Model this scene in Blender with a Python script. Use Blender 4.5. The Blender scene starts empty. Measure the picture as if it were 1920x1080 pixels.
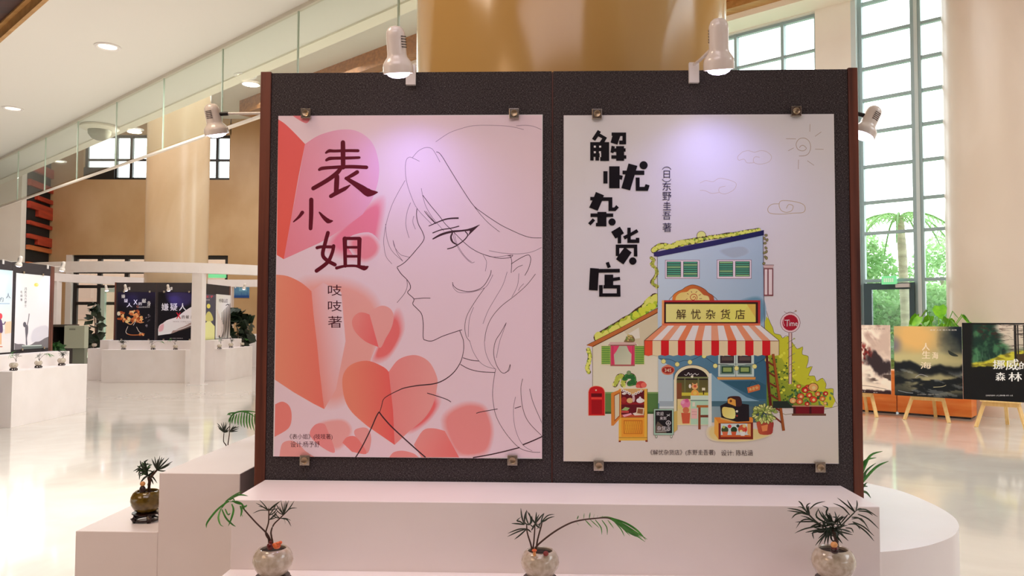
import bpy, bmesh, math, random
from mathutils import Vector, Matrix, noise as mnoise
rnd = random.Random(7)
SC = bpy.context.scene
COL = SC.collection

# ---------------------------------------------------------------- camera
F_PX = 1440.0
PITCH = math.radians(2.3015); ROLL = math.radians(0.187)
EYE = Vector((0, 0, 1.5))
cr, sr, cp, sp = math.cos(ROLL), math.sin(ROLL), math.cos(PITCH), math.sin(PITCH)
def ray(px, py):
    x = (px-960)/F_PX; y = -(py-540)/F_PX
    x, y = cr*x-sr*y, sr*x+cr*y
    return Vector((x, cp-sp*y, sp+cp*y))
cam_d = bpy.data.cameras.new('camera'); cam = bpy.data.objects.new('camera', cam_d); COL.objects.link(cam)
cam_d.sensor_fit = 'HORIZONTAL'; cam_d.sensor_width = 36; cam_d.lens = 36*F_PX/1920
cam_d.clip_start = 0.05; cam_d.clip_end = 300
R_, U_, FW = Vector((cr, -sp*sr, cp*sr)), Vector((-sr, -sp*cr, cp*cr)), Vector((0, cp, sp))
cam.matrix_world = Matrix(((R_.x, U_.x, -FW.x, EYE.x), (R_.y, U_.y, -FW.y, EYE.y), (R_.z, U_.z, -FW.z, EYE.z), (0, 0, 0, 1)))
SC.camera = cam

# ---------------------------------------------------------------- world, lights, exposure
SC.view_settings.view_transform = 'Standard'; SC.view_settings.look = 'None'
SC.view_settings.exposure = -0.40; SC.view_settings.gamma = 1.0; SC.view_settings.use_curve_mapping = False
W = bpy.data.worlds.new('overcast_sky'); SC.world = W; W.use_nodes = True
bg = W.node_tree.nodes['Background']; bg.inputs[0].default_value = (0.93, 0.97, 1.0, 1); bg.inputs[1].default_value = 6.2
SC.cycles.max_bounces = 8; SC.cycles.diffuse_bounces = 5; SC.cycles.glossy_bounces = 4
SC.cycles.transmission_bounces = 6; SC.cycles.transparent_max_bounces = 24
SC.cycles.caustics_reflective = False; SC.cycles.caustics_refractive = False
SC.cycles.sample_clamp_indirect = 4.0

def area(name, loc, size, power, col, rot=(0, 0, 0), sizey=None, shape='RECTANGLE', spread=180):
    d = bpy.data.lights.new(name, 'AREA'); d.shape = shape; d.size = size; d.size_y = sizey or size
    d.energy = power; d.color = col; d.spread = math.radians(spread)
    o = bpy.data.objects.new(name, d); COL.objects.link(o); o.location = loc; o.rotation_euler = rot
    return o
WARM = (1.0, 0.97, 0.93)
area('lobby_fill_light', (-0.6, 0.2, 3.74), 2.2, 53, (1.0, 0.86, 0.88), sizey=1.6)  # added fill under the lobby ceiling for the board front, no fixture
area('lobby_fill_light', (-3.8, -0.4, 3.74), 2.0, 84, (1.0, 0.64, 0.38), sizey=2.0)  # added warm fill for the left plinth fronts, no fixture
area('lobby_fill_light', (0.1, 1.7, 3.74), 1.8, 5, (1.0, 0.86, 0.98), sizey=0.6, spread=70)  # added narrow fill over the plinth tops, no fixture
area('lobby_fill_light', (-1.7, 2.3, 3.66), 0.8, 36, (1.0, 0.80, 0.60), sizey=0.8)  # added fill for the left side of the main column
area('lobby_fill_light', (-4.2, 5.4, 3.66), 3.0, 150, WARM, sizey=2.0, spread=110)  # added fill over the floor below the white ceiling
area('atrium_fill_light', (-8.5, 19.0, 8.0), 9.0, 850, (0.96, 0.97, 1.0), sizey=8.0)  # added broad fill high in the atrium, no fixture
area('atrium_fill_light', (0.5, 9.5, 8.0), 6.0, 560, (0.93, 0.96, 1.0), sizey=6.0)  # added cool fill for the rounded plinth and right floor

# ---------------------------------------------------------------- helpers
def lin(c):
    out = []
    for v in c[:3]:
        v = v/255.0
        out.append(v/12.92 if v <= 0.04045 else ((v+0.055)/1.055)**2.4)
    return tuple(out)
def hplane(px, py, p0, n):
    d = ray(px, py); t = (Vector(p0)-EYE).dot(Vector(n))/d.dot(Vector(n)); return EYE+d*t
def hz(px, py, z):
    d = ray(px, py); return EYE+d*((z-EYE.z)/d.z)
def hy(px, py, y):
    d = ray(px, py); return EYE+d*(y/d.y)

def tag(o, label=None, cat=None, group=None, kind=None):
    if label: o['label'] = label
    if cat: o['category'] = cat
    if group: o['group'] = group
    if kind: o['kind'] = kind
    return o
def empty(name, loc, rz=0, label=None, cat=None, group=None, kind=None):
    o = bpy.data.objects.new(name, None); COL.objects.link(o); o.location = loc; o.rotation_euler = (0, 0, rz)
    o.empty_display_size = 0.1
    return tag(o, label, cat, group, kind)
def kids(o): return [c for c in bpy.data.objects if c.parent == o]
def copy_tree(o, parent=None):
    ch = kids(o)
    c = o.copy(); COL.objects.link(c); c.parent = parent
    for k in ch: copy_tree(k, c)
    return c

class MB:
    def __init__(s): s.v = []; s.f = []; s.sm = []
    def add(s, vs, fs, smooth=False):
        n = len(s.v); s.v += [tuple(p) for p in vs]
        for f in fs: s.f.append(tuple(i+n for i in f)); s.sm.append(smooth)
        return s
    def box(s, x0, x1, y0, y1, z0, z1):
        v = [(x, y, z) for z in (z0, z1) for y in (y0, y1) for x in (x0, x1)]
        return s.add(v, [(0, 2, 3, 1), (4, 5, 7, 6), (0, 1, 5, 4), (2, 6, 7, 3), (0, 4, 6, 2), (1, 3, 7, 5)])
    def prism(s, poly, z0, z1, smooth=False):
        n = len(poly)
        v = [(p[0], p[1], z0) for p in poly]+[(p[0], p[1], z1) for p in poly]
        s.add(v, [tuple(range(n-1, -1, -1)), tuple(range(n, 2*n))])
        s.add(v, [(i, (i+1) % n, n+(i+1) % n, n+i) for i in range(n)], smooth)
        return s
    def tube(s, pts, r, n=8, cap=True):
        pts = [Vector(p) for p in pts]; m = len(pts)
        rr = r if isinstance(r, (list, tuple)) else [r]*m
        vs = []
        for i, p in enumerate(pts):
            t = (pts[min(i+1, m-1)]-pts[max(i-1, 0)]).normalized()
            a = Vector((0, 0, 1)) if abs(t.z) < 0.9 else Vector((1, 0, 0))
            u = t.cross(a).normalized(); w = t.cross(u)
            for k in range(n):
                an = 2*math.pi*k/n; vs.append(p+(u*math.cos(an)+w*math.sin(an))*rr[i])
        fs = [(i*n+k, i*n+(k+1) % n, (i+1)*n+(k+1) % n, (i+1)*n+k) for i in range(m-1) for k in range(n)]
        s.add(vs, fs, True)
        if cap: s.add(vs[:n], [tuple(range(n-1, -1, -1))]); s.add(vs[-n:], [tuple(range(n))])
        return s
    def bar(s, a, b, w, d, up=(0, 0, 1)):
        a, b = Vector(a), Vector(b); t = (b-a).normalized(); up = Vector(up)
        if abs(t.dot(up)) > 0.95: up = Vector((0, 1, 0))
        u = t.cross(up).normalized()*w/2; v = u.cross(t).normalized()*d/2
        vs = [p+q for p in (a, b) for q in (-u-v, u-v, u+v, -u+v)]
        return s.add(vs, [(0, 3, 2, 1), (4, 5, 6, 7), (0, 1, 5, 4), (1, 2, 6, 5), (2, 3, 7, 6), (3, 0, 4, 7)])
    def lathe(s, prof, n=32, M=None):
        vs = []
        for r, z in prof:
            for k in range(n):
                a = 2*math.pi*k/n; p = Vector((r*math.cos(a), r*math.sin(a), z)); vs.append(M@p if M else p)
        m = len(prof)
        return s.add(vs, [(i*n+k, i*n+(k+1) % n, (i+1)*n+(k+1) % n, (i+1)*n+k) for i in range(m-1) for k in range(n)], True)
    def ball(s, c, r, n=12, sz=1.0, M=None):
        prof = [(max(1e-5, r*math.sin(math.pi*i/n)), -r*sz*math.cos(math.pi*i/n)) for i in range(n+1)]
        T = Matrix.Translation(Vector(c))
        return s.lathe(prof, n*2, T@M if M else T)
    def build(s, name, mat, parent=None, loc=None, rz=0, bevel=0, recalc=True, mats=None):
        me = bpy.data.meshes.new(name); me.from_pydata(s.v, [], s.f)
        if recalc:
            bm = bmesh.new(); bm.from_mesh(me)
            bmesh.ops.remove_doubles(bm, verts=bm.verts, dist=1e-6)
            bmesh.ops.recalc_face_normals(bm, faces=bm.faces); 
            bm.to_mesh(me); bm.free()
            if any(s.sm):
                for p in me.polygons: p.use_smooth = True
                try: me.set_sharp_from_angle(angle=math.radians(38))
                except Exception: pass
        elif any(s.sm):
            for p in me.polygons: p.use_smooth = True
        if mat: me.materials.append(mat)
        o = bpy.data.objects.new(name, me); COL.objects.link(o)
        if parent: o.parent = parent
        if loc is not None: o.location = loc
        o.rotation_euler = (0, 0, rz)
        if bevel:
            b = o.modifiers.new('bevel', 'BEVEL'); b.width = bevel; b.segments = 2; b.limit_method = 'ANGLE'
        return o

# ---------------------------------------------------------------- materials
MATS = {}
def pmat(name, col, rough=0.5, metal=0.0, spec=0.5, trans=0.0, emit=None, estr=0.0, coat=0.0, alpha=1.0):
    if name in MATS: return MATS[name]
    m = bpy.data.materials.new(name); m.use_nodes = True; b = m.node_tree.nodes['Principled BSDF']
    b.inputs['Base Color'].default_value = (*lin(col), 1); b.inputs['Roughness'].default_value = rough
    b.inputs['Metallic'].default_value = metal; b.inputs['Specular IOR Level'].default_value = spec
    b.inputs['Transmission Weight'].default_value = trans; b.inputs['Coat Weight'].default_value = coat
    if emit: b.inputs['Emission Color'].default_value = (*lin(emit), 1); b.inputs['Emission Strength'].default_value = estr
    MATS[name] = m; return m
def noisemat(name, c0, c1, scale=(5, 5, 5), detail=6, rough=0.5, bump=0.0, lo=0.35, hi=0.65, dist=0.0, spec=0.5, coat=0.0, r1=None, c2=None, veins=None):
    """two tone procedural noise; scale stretches the object coordinates"""
    m = pmat(name, c0, rough, spec=spec, coat=coat); nt = m.node_tree; L = nt.links; b = nt.nodes['Principled BSDF']
    tc = nt.nodes.new('ShaderNodeTexCoord'); mp = nt.nodes.new('ShaderNodeMapping'); mp.inputs['Scale'].default_value = scale
    nz = nt.nodes.new('ShaderNodeTexNoise'); nz.inputs['Scale'].default_value = 1; nz.inputs['Detail'].default_value = detail
    nz.inputs['Distortion'].default_value = dist
    rp = nt.nodes.new('ShaderNodeValToRGB'); e = rp.color_ramp.elements
    e[0].position = lo; e[0].color = (*lin(c0), 1); e[1].position = hi; e[1].color = (*lin(c1), 1)
    if c2: x = e.new((lo+hi)/2); x.color = (*lin(c2), 1)
    L.new(tc.outputs['Object'], mp.inputs[0]); L.new(mp.outputs[0], nz.inputs['Vector']); L.new(nz.outputs['Fac'], rp.inputs[0])
    L.new(rp.outputs[0], b.inputs['Base Color'])
    if bump:
        bp = nt.nodes.new('ShaderNodeBump'); bp.inputs['Strength'].default_value = bump; bp.inputs['Distance'].default_value = 0.002
        L.new(nz.outputs['Fac'], bp.inputs['Height']); L.new(bp.outputs[0], b.inputs['Normal'])
    return m
WHITE = noisemat('white_plinth_laminate', (236, 226, 222), (240, 231, 228), (3, 3, 3), rough=0.42)
PAPER = pmat('poster_paper', (238, 234, 234), 0.5, spec=0.25)
LAMPW = pmat('white_lamp_enamel', (232, 222, 212), 0.22, coat=0.4)
PLASTW = pmat('white_plastic', (235, 230, 228), 0.4)
BLACKM = pmat('black_metal', (26, 24, 24), 0.4, 0.3)
CHROME = pmat('clip_metal', (205, 195, 180), 0.22, 1.0)
BRASSD = pmat('clip_disc_metal', (168, 148, 120), 0.35, 0.9)
SOIL = noisemat('dark_soil', (28, 20, 16), (52, 38, 28), (80, 80, 80), rough=0.95)
WOODP = noisemat('brown_post_wood', (74, 36, 26), (116, 62, 44), (40, 40, 1.6), 8, 0.42)
COLUMN = noisemat('warm_column_stone', (206, 158, 90), (226, 188, 124), (0.5, 0.5, 0.28), 8, 0.14, lo=0.3, hi=0.7, dist=1.2, c2=(216, 174, 106))
WALLT = noisemat('tan_wall_stone', (188, 150, 104), (208, 174, 132), (0.6, 0.6, 0.4), 6, 0.35)
WALLW = noisemat('cream_wall_paint', (230, 222, 212), (236, 230, 220), (1, 1, 1), rough=0.7)
CEILW = pmat('white_ceiling_paint', (236, 232, 226), 0.8)
CEILT = pmat('ceiling_edge_paint', (246, 238, 222), 0.6)
CEILWOOD = noisemat('brown_ceiling_wood', (44, 16, 8), (74, 32, 14), (1.2, 14, 14), 8, 0.45)
CEILWOOD2 = noisemat('orange_ceiling_wood', (150, 92, 40), (184, 120, 58), (1.2, 14, 14), 8, 0.45)
TANTRIM = noisemat('tan_wood_trim', (176, 130, 70), (196, 150, 90), (2, 14, 14), 6, 0.5)
GLASS = pmat('clear_glass', (255, 255, 255), 0.0)
def glassify(m, tint, refl=1.0):
    nt = m.node_tree; nt.nodes.clear(); L = nt.links
    out = nt.nodes.new('ShaderNodeOutputMaterial'); mx = nt.nodes.new('ShaderNodeMixShader'); tr = nt.nodes.new('ShaderNodeBsdfTransparent')
    gl = nt.nodes.new('ShaderNodeBsdfGlossy'); fr = nt.nodes.new('ShaderNodeLayerWeight'); fr.inputs['Blend'].default_value = 0.5
    pw = nt.nodes.new('ShaderNodeMath'); pw.operation = 'POWER'; pw.inputs[1].default_value = 5.0; L.new(fr.outputs['Facing'], pw.inputs[0])
    mu = nt.nodes.new('ShaderNodeMath'); mu.operation = 'MULTIPLY_ADD'; mu.inputs[1].default_value = 0.9*refl; mu.inputs[2].default_value = 0.04*refl
    tr.inputs['Color'].default_value = (*tint, 1); gl.inputs['Roughness'].default_value = 0.01
    L.new(pw.outputs[0], mu.inputs[0]); L.new(mu.outputs[0], mx.inputs[0]); L.new(tr.outputs[0], mx.inputs[1]); L.new(gl.outputs[0], mx.inputs[2]); L.new(mx.outputs[0], out.inputs[0])
glassify(GLASS, (0.96, 0.99, 0.97))
GLASSG = pmat('greenish_glass', (255, 255, 255), 0); glassify(GLASSG, (0.95, 0.985, 0.95))
FRAMEB = pmat('black_window_frame', (34, 30, 28), 0.4)
FRAMEG = pmat('flare_grey_frame', (150, 172, 176), 0.4)  # lightened: bloom from the bright window is put into the frame colour
FRAMEL = pmat('pale_window_reveal', (196, 208, 210), 0.5)
GREENM = pmat('pale_green_door_metal', (188, 204, 188), 0.4)
ORANGE = noisemat('orange_cabinet_wood', (232, 118, 40), (242, 142, 62), (2, 2, 12), 6, 0.4)
EASELW = noisemat('pale_easel_wood', (226, 186, 116), (238, 204, 142), (30, 30, 3), 6, 0.5)
POTC = noisemat('crackled_cream_glaze', (176, 160, 138), (206, 194, 176), (60, 60, 60), 8, 0.12, bump=0.25, coat=0.5)
POTG = noisemat('olive_green_glaze', (84, 66, 20), (122, 98, 40), (40, 40, 40), 6, 0.14, bump=0.25, coat=0.5)
STANDW = noisemat('black_lacquer_wood', (26, 12, 10), (42, 20, 16), (60, 60, 20), 4, 0.22)
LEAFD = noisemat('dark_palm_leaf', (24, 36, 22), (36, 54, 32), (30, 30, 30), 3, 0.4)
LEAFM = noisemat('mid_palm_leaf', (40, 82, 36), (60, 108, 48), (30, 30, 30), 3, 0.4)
LEAFB = noisemat('lit_palm_leaf', (52, 124, 44), (78, 152, 60), (30, 30, 30), 3, 0.4)  # lit copy of the palm leaf: brighter green stands for light on fronds
STEMB = pmat('brown_palm_stem', (66, 38, 24), 0.6)
def hexmat(c, r=0.5): return pmat('paint_%d_%d_%d' % c, c, r)
def fabric():
    m = pmat('charcoal_fabric', (60, 54, 54), 0.9, spec=0.2); nt = m.node_tree; L = nt.links; b = nt.nodes['Principled BSDF']
    tc = nt.nodes.new('ShaderNodeTexCoord'); outs = []
    for sc_ in ((170, 170, 900), (900, 900, 170)):
        mp = nt.nodes.new('ShaderNodeMapping'); mp.inputs['Scale'].default_value = sc_
        nz = nt.nodes.new('ShaderNodeTexNoise'); nz.inputs['Scale'].default_value = 1; nz.inputs['Detail'].default_value = 3
        L.new(tc.outputs['Object'], mp.inputs[0]); L.new(mp.outputs[0], nz.inputs['Vector']); outs.append(nz)
    mt = nt.nodes.new('ShaderNodeMath'); mt.operation = 'MULTIPLY'
    L.new(outs[0].outputs['Fac'], mt.inputs[0]); L.new(outs[1].outputs['Fac'], mt.inputs[1])
    rp = nt.nodes.new('ShaderNodeValToRGB'); e = rp.color_ramp.elements
    e[0].position = 0.16; e[0].color = (*lin((40, 36, 37)), 1); e[1].position = 0.37; e[1].color = (*lin((112, 103, 103)), 1)
    x = e.new(0.27); x.color = (*lin((64, 58, 59)), 1)
    L.new(mt.outputs[0], rp.inputs[0]); L.new(rp.outputs[0], b.inputs['Base Color'])
    bp = nt.nodes.new('ShaderNodeBump'); bp.inputs['Strength'].default_value = 0.5; bp.inputs['Distance'].default_value = 0.001
    L.new(mt.outputs[0], bp.inputs['Height']); L.new(bp.outputs[0], b.inputs['Normal'])
    return m
FABRIC = fabric()
def floormat():
    m = pmat('polished_cream_marble', (222, 206, 184), 0.09, spec=0.6, coat=0.25); nt = m.node_tree; L = nt.links; b = nt.nodes['Principled BSDF']
    b.inputs['Coat Roughness'].default_value = 0.05
    tc = nt.nodes.new('ShaderNodeTexCoord'); mp = nt.nodes.new('ShaderNodeMapping'); mp.inputs['Scale'].default_value = (0.9, 0.9, 1)
    nz = nt.nodes.new('ShaderNodeTexNoise'); nz.inputs['Scale'].default_value = 1.4; nz.inputs['Detail'].default_value = 9; nz.inputs['Distortion'].default_value = 1.4
    rp = nt.nodes.new('ShaderNodeValToRGB'); e = rp.color_ramp.elements
    e[0].position = 0.3; e[0].color = (*lin((212, 204, 194)), 1); e[1].position = 0.7; e[1].color = (*lin((224, 218, 208)), 1)
    L.new(tc.outputs['Object'], mp.inputs[0]); L.new(mp.outputs[0], nz.inputs['Vector']); L.new(nz.outputs['Fac'], rp.inputs[0]); L.new(rp.outputs[0], b.inputs['Base Color'])
    return m
FLOORM = floormat()
def printmat():
    m = pmat('ink_print', (255, 255, 255), 0.5, spec=0.25); nt = m.node_tree; at = nt.nodes.new('ShaderNodeAttribute'); at.attribute_name = 'ink'
    nt.links.new(at.outputs['Color'], nt.nodes['Principled BSDF'].inputs['Base Color']); return m
INK = printmat()

# ---------------------------------------------------------------- flat print helper
GLY = {}; LAYERS = {}
def glyphs(txt):
    if txt in GLY: return GLY[txt]
    c = bpy.data.curves.new('t', 'FONT'); c.body = txt; c.resolution_u = 2
    o = bpy.data.objects.new('t', c); COL.objects.link(o); bpy.context.view_layer.update()
    me = bpy.data.meshes.new_from_object(o.evaluated_get(bpy.context.evaluated_depsgraph_get()))
    vs = [(v.co.x, v.co.y) for v in me.vertices]; fs = [tuple(p.vertices) for p in me.polygons]
    bpy.data.objects.remove(o); bpy.data.curves.remove(c); bpy.data.meshes.remove(me)
    GLY[txt] = (vs, fs); return GLY[txt]
def smooth(pts, n=6, closed=False):
    if len(pts) < 3: return list(pts)
    P = list(pts); out = []; m = len(P)
    rng = range(m) if closed else range(m-1)
    for i in rng:
        p0 = P[(i-1) % m] if closed or i > 0 else P[0]; p1 = P[i]; p2 = P[(i+1) % m]; p3 = P[(i+2) % m] if closed or i+2 < m else P[-1]
        for k in range(n):
            t = k/n
            out.append(tuple(0.5*((2*p1[j])+(-p0[j]+p2[j])*t+(2*p0[j]-5*p1[j]+4*p2[j]-p3[j])*t*t+(-p0[j]+3*p1[j]-3*p2[j]+p3[j])*t**3) for j in range(len(p1))))
    if not closed: out.append(P[-1])
    return out
class Art:
    def __init__(s, p0, n, origin, k=(1.25, 1.42, 1.42), eps=2.5e-5, base=0.0004):
        s.p0, s.n, s.o = Vector(p0), Vector(n), Vector(origin); s.k = k; s.eps = eps; s.base = base
        s.v = []; s.f = []; s.c = []; s.layer = 0; s.key = None; s.items = []; s.top = 0; s.toward = -s.n.normalized(); s.lim = None
    def ink(s, c):
        l = lin(c); return tuple(min(0.9, l[i]*s.k[i]) for i in range(3))
    def P(s, x, y):
        q = hplane(x, y, s.p0, s.n)-s.o
        if s.lim:
            u, u0, u1, z0, z1 = s.lim; a = q.dot(u); q += u*(max(u0, min(u1, a))-a); q.z = max(z0, min(z1, q.z))
        return q+s.toward*(s.base+s.layer*s.eps)
    def bump(s, key): s.key = key
    def mesh(s, pts, faces, cols):
        xs = [p[0] for p in pts]; ys = [p[1] for p in pts]
        s.items.append((list(pts), list(faces), list(cols), (min(xs), max(xs), min(ys), max(ys)), s.key))
    def flush(s):
        """stack the inks in painting order, reusing a level wherever shapes lie side by side"""
        lv = []
        for i, it in enumerate(s.items):
            a0, a1, b0, b1 = it[3]; l = 0
            for j in range(i):
                q = s.items[j]; c = q[3]
                if c[0] < a1 and c[1] > a0 and c[2] < b1 and c[3] > b0:
                    k = lv[j]+1
                    if k > l: l = k
            lv.append(l); s.layer = l; n = len(s.v)
            s.v += [tuple(s.P(*p)) for p in it[0]]; s.c += it[2]; s.f += [tuple(x+n for x in f) for f in it[1]]
        s.top = max(lv) if lv else 0
    def poly(s, pts, c, grad=None):
        if len(pts) < 3: return
        s.bump(c if not grad else None)
        if grad:
            a, b, c1 = grad; d = (b[0]-a[0], b[1]-a[1]); q = d[0]**2+d[1]**2
            A, B = s.ink(c), s.ink(c1); cols = []
            for p in pts:
                t = max(0, min(1, ((p[0]-a[0])*d[0]+(p[1]-a[1])*d[1])/q)); cols.append(tuple(A[i]*(1-t)+B[i]*t for i in range(3)))
        else: cols = [s.ink(c)]*len(pts)
        s.mesh(pts, [tuple(range(len(pts)))], cols)
    def sp(s, pts, c, grad=None, n=5): s.poly(smooth(pts, n, True), c, grad)
    def rect(s, x0, y0, x1, y1, c, grad=None): s.poly([(x0, y0), (x1, y0), (x1, y1), (x0, y1)], c, grad)
    def soft(s, pts, c, bgc, grow=1.35, n=5, cen=None):
        P = smooth(pts, n, True); m = len(P)
        cx = cen[0] if cen else sum(p[0] for p in P)/m; cy = cen[1] if cen else sum(p[1] for p in P)/m
        Q = [(cx+(p[0]-cx)*grow, cy+(p[1]-cy)*grow) for p in P]
        s.bump(None); A, B = s.ink(c), s.ink(bgc)
        s.mesh(P+Q+[(cx, cy)], [(i, (i+1) % m, m+(i+1) % m, m+i) for i in range(m)]+[(2*m, (i+1) % m, i) for i in range(m)], [A]*m+[B]*m+[A])
    def disc(s, x, y, r, c, ry=None, n=18, rot=0):
        ry = ry or r; cs, sn = math.cos(rot), math.sin(rot)
        s.poly([(x+r*math.cos(a)*cs-ry*math.sin(a)*sn, y+r*math.cos(a)*sn+ry*math.sin(a)*cs) for a in (2*math.pi*i/n for i in range(n))], c)
    def line(s, pts, w, c, n=6, sm=True, caps=False):
        P = smooth(pts, n) if sm else list(pts); m = len(P)
        s.bump(c); ws = w if isinstance(w, (list, tuple)) else [w]
        L = []; Rr = []
        for i, p in enumerate(P):
            a = P[max(0, i-1)]; b = P[min(m-1, i+1)]; dx, dy = b[0]-a[0], b[1]-a[1]; l = math.hypot(dx, dy) or 1
            t = i/(m-1)*(len(ws)-1); j = min(int(t), len(ws)-2) if len(ws) > 1 else 0
            wd = ws[0] if len(ws) == 1 else ws[j]+(ws[j+1]-ws[j])*(t-j)
            nx, ny = -dy/l*wd/2, dx/l*wd/2
            L.append((p[0]+nx, p[1]+ny)); Rr.append((p[0]-nx, p[1]-ny))
        col = [s.ink(c)]*(2*m)
        s.mesh(L+Rr, [(i, i+1, m+i+1, m+i) for i in range(m-1)], col)
        if caps:
            for p, wd in ((P[0], ws[0]), (P[-1], ws[-1])):
                k = 10; s.mesh([(p[0]+wd/2*math.cos(2*math.pi*q/k), p[1]+wd/2*math.sin(2*math.pi*q/k)) for q in range(k)], [tuple(range(k))], [s.ink(c)]*k)
    def outline(s, pts, w, c, n=5): P = smooth(pts, n, True); s.line(P+[P[0]], w, c, sm=False)
    def text(s, t, x0, y0, x1, y1, c, bold=0):
        vs, fs = glyphs(t)
        if not vs: return
        a, b = min(v[0] for v in vs), max(v[0] for v in vs); d, e = min(v[1] for v in vs), max(v[1] for v in vs)
        s.bump(c)
        for ox in ([0] if not bold else [-bold, 0, bold]):
            s.mesh([(x0+ox+(v[0]-a)/(b-a)*(x1-x0), y1-(v[1]-d)/(e-d)*(y1-y0)) for v in vs], fs, [s.ink(c)]*len(vs))
    def grid(s, x0, y0, x1, y1, nx, ny, fn):
        s.bump(None); P = [(x0+(x1-x0)*i/nx, y0+(y1-y0)*j/ny) for j in range(ny+1) for i in range(nx+1)]
        cs = [s.ink(fn(i/nx, j/ny)) for j in range(ny+1) for i in range(nx+1)]; w = nx+1
        s.mesh(P, [(j*w+i, j*w+i+1, (j+1)*w+i+1, (j+1)*w+i) for j in range(ny) for i in range(nx)], cs)
    def build(s, name, parent):
        s.flush()
        me = bpy.data.meshes.new(name); me.from_pydata(s.v, [], s.f)
        at = me.color_attributes.new('ink', 'FLOAT_COLOR', 'POINT')
        at.data.foreach_set('color', [x for c in s.c for x in (*c, 1.0)])
        me.materials.append(INK); o = bpy.data.objects.new(name, me); COL.objects.link(o); o.parent = parent
        s.v, s.f, s.c = [], [], []
        return o

# ================================================================ STRUCTURE
d_w = Vector((1.09, -1.0, 0)).normalized()      # right wall runs along this, towards the viewer's right
n_w = Vector((1.0, 1.09, 0)).normalized()       # outwards
Q_W = Vector((6.87, 14.0, 0)); RZ_W = math.atan2(d_w.y, d_w.x)
MB().add([(-20, -9, 0), (24, -9, 0), (6.87+1.09*7, 7, 0), (-6.2, 26, 0), (-22, 26, 0)], [(0, 1, 2, 3, 4)]).build('floor', FLOORM)['kind'] = 'structure'

ZL = 3.71
eA, eB = hz(0, 345, ZL), hz(740, 30, ZL)         # far edge of the low white ceiling
nA, nB = hz(0, 80, ZL), hz(96, 0, ZL)            # near edge, wood beyond
ed = (eB-eA).normalized(); ne = Vector((ed.y, -ed.x, 0)); ne = ne if ne.y < 0 else -ne    # ne points to the viewer's side
def on(base, t, off=0): return base+ed*t+ne*off
nearoff = (nA-eA).dot(ne)
lo0, lo1 = on(eA, -14), on(eA, 24)
def slab(name, pts, z0, z1, m):
    o = MB().prism([(p.x, p.y) for p in pts], z0, z1).build(name, m); o['kind'] = 'structure'; return o
slab('ceiling', [lo0+ne*0.12, lo1+ne*0.12, lo1+ne*nearoff, lo0+ne*nearoff], ZL, ZL+0.5, CEILW)
slab('trim_1', [lo0, lo1, lo1+ne*0.12, lo0+ne*0.12], ZL-0.015, ZL+0.6, CEILT)
slab('ceiling_wood', [lo0+ne*nearoff, lo1+ne*nearoff, lo1+ne*(nearoff+16), lo0+ne*(nearoff+16)], ZL+0.085, ZL+0.5, CEILWOOD)
slab('trim_2', [lo0+ne*nearoff, lo1+ne*nearoff, lo1+ne*(nearoff+0.03), lo0+ne*(nearoff+0.03)], ZL-0.004, ZL+0.085, TANTRIM)
slab('trim_3', [lo0+ne*(nearoff+0.03), lo1+ne*(nearoff+0.03), lo1+ne*(nearoff+0.06), lo0+ne*(nearoff+0.06)], ZL+0.07, ZL+0.085, TANTRIM)
slab('wall_left_upper', [lo0+ne*0.02, lo1+ne*0.02, lo1+ne*0.1, lo0+ne*0.1], ZL+0.6, 8.4, WALLT)
# atrium ceiling
HZ = 8.3
def wl(s, off, z=0): p = Q_W+d_w*s-n_w*off; return Vector((p.x, p.y, z))    # off: distance into the room
slab('ceiling_atrium', [Vector((-22, 26.2, 0)), wl(-18, -0.2), wl(12, -0.2), Vector((-4, -4, 0)), Vector((-22, 8, 0))], HZ, HZ+0.3, CEILW)
slab('trim_6', [wl(-18, 0.92), wl(12, 0.92), wl(12, 3.2), wl(-18, 3.2)], 7.85, HZ, CEILWOOD2)
slab('trim_4', [wl(-18, 0), wl(12, 0), wl(12, 0.62), wl(-18, 0.62)], 7.58, HZ, CEILT)
slab('trim_5', [wl(-18, 0.62), wl(12, 0.62), wl(12, 0.92), wl(-18, 0.92)], 7.70, HZ, TANTRIM)

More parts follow.
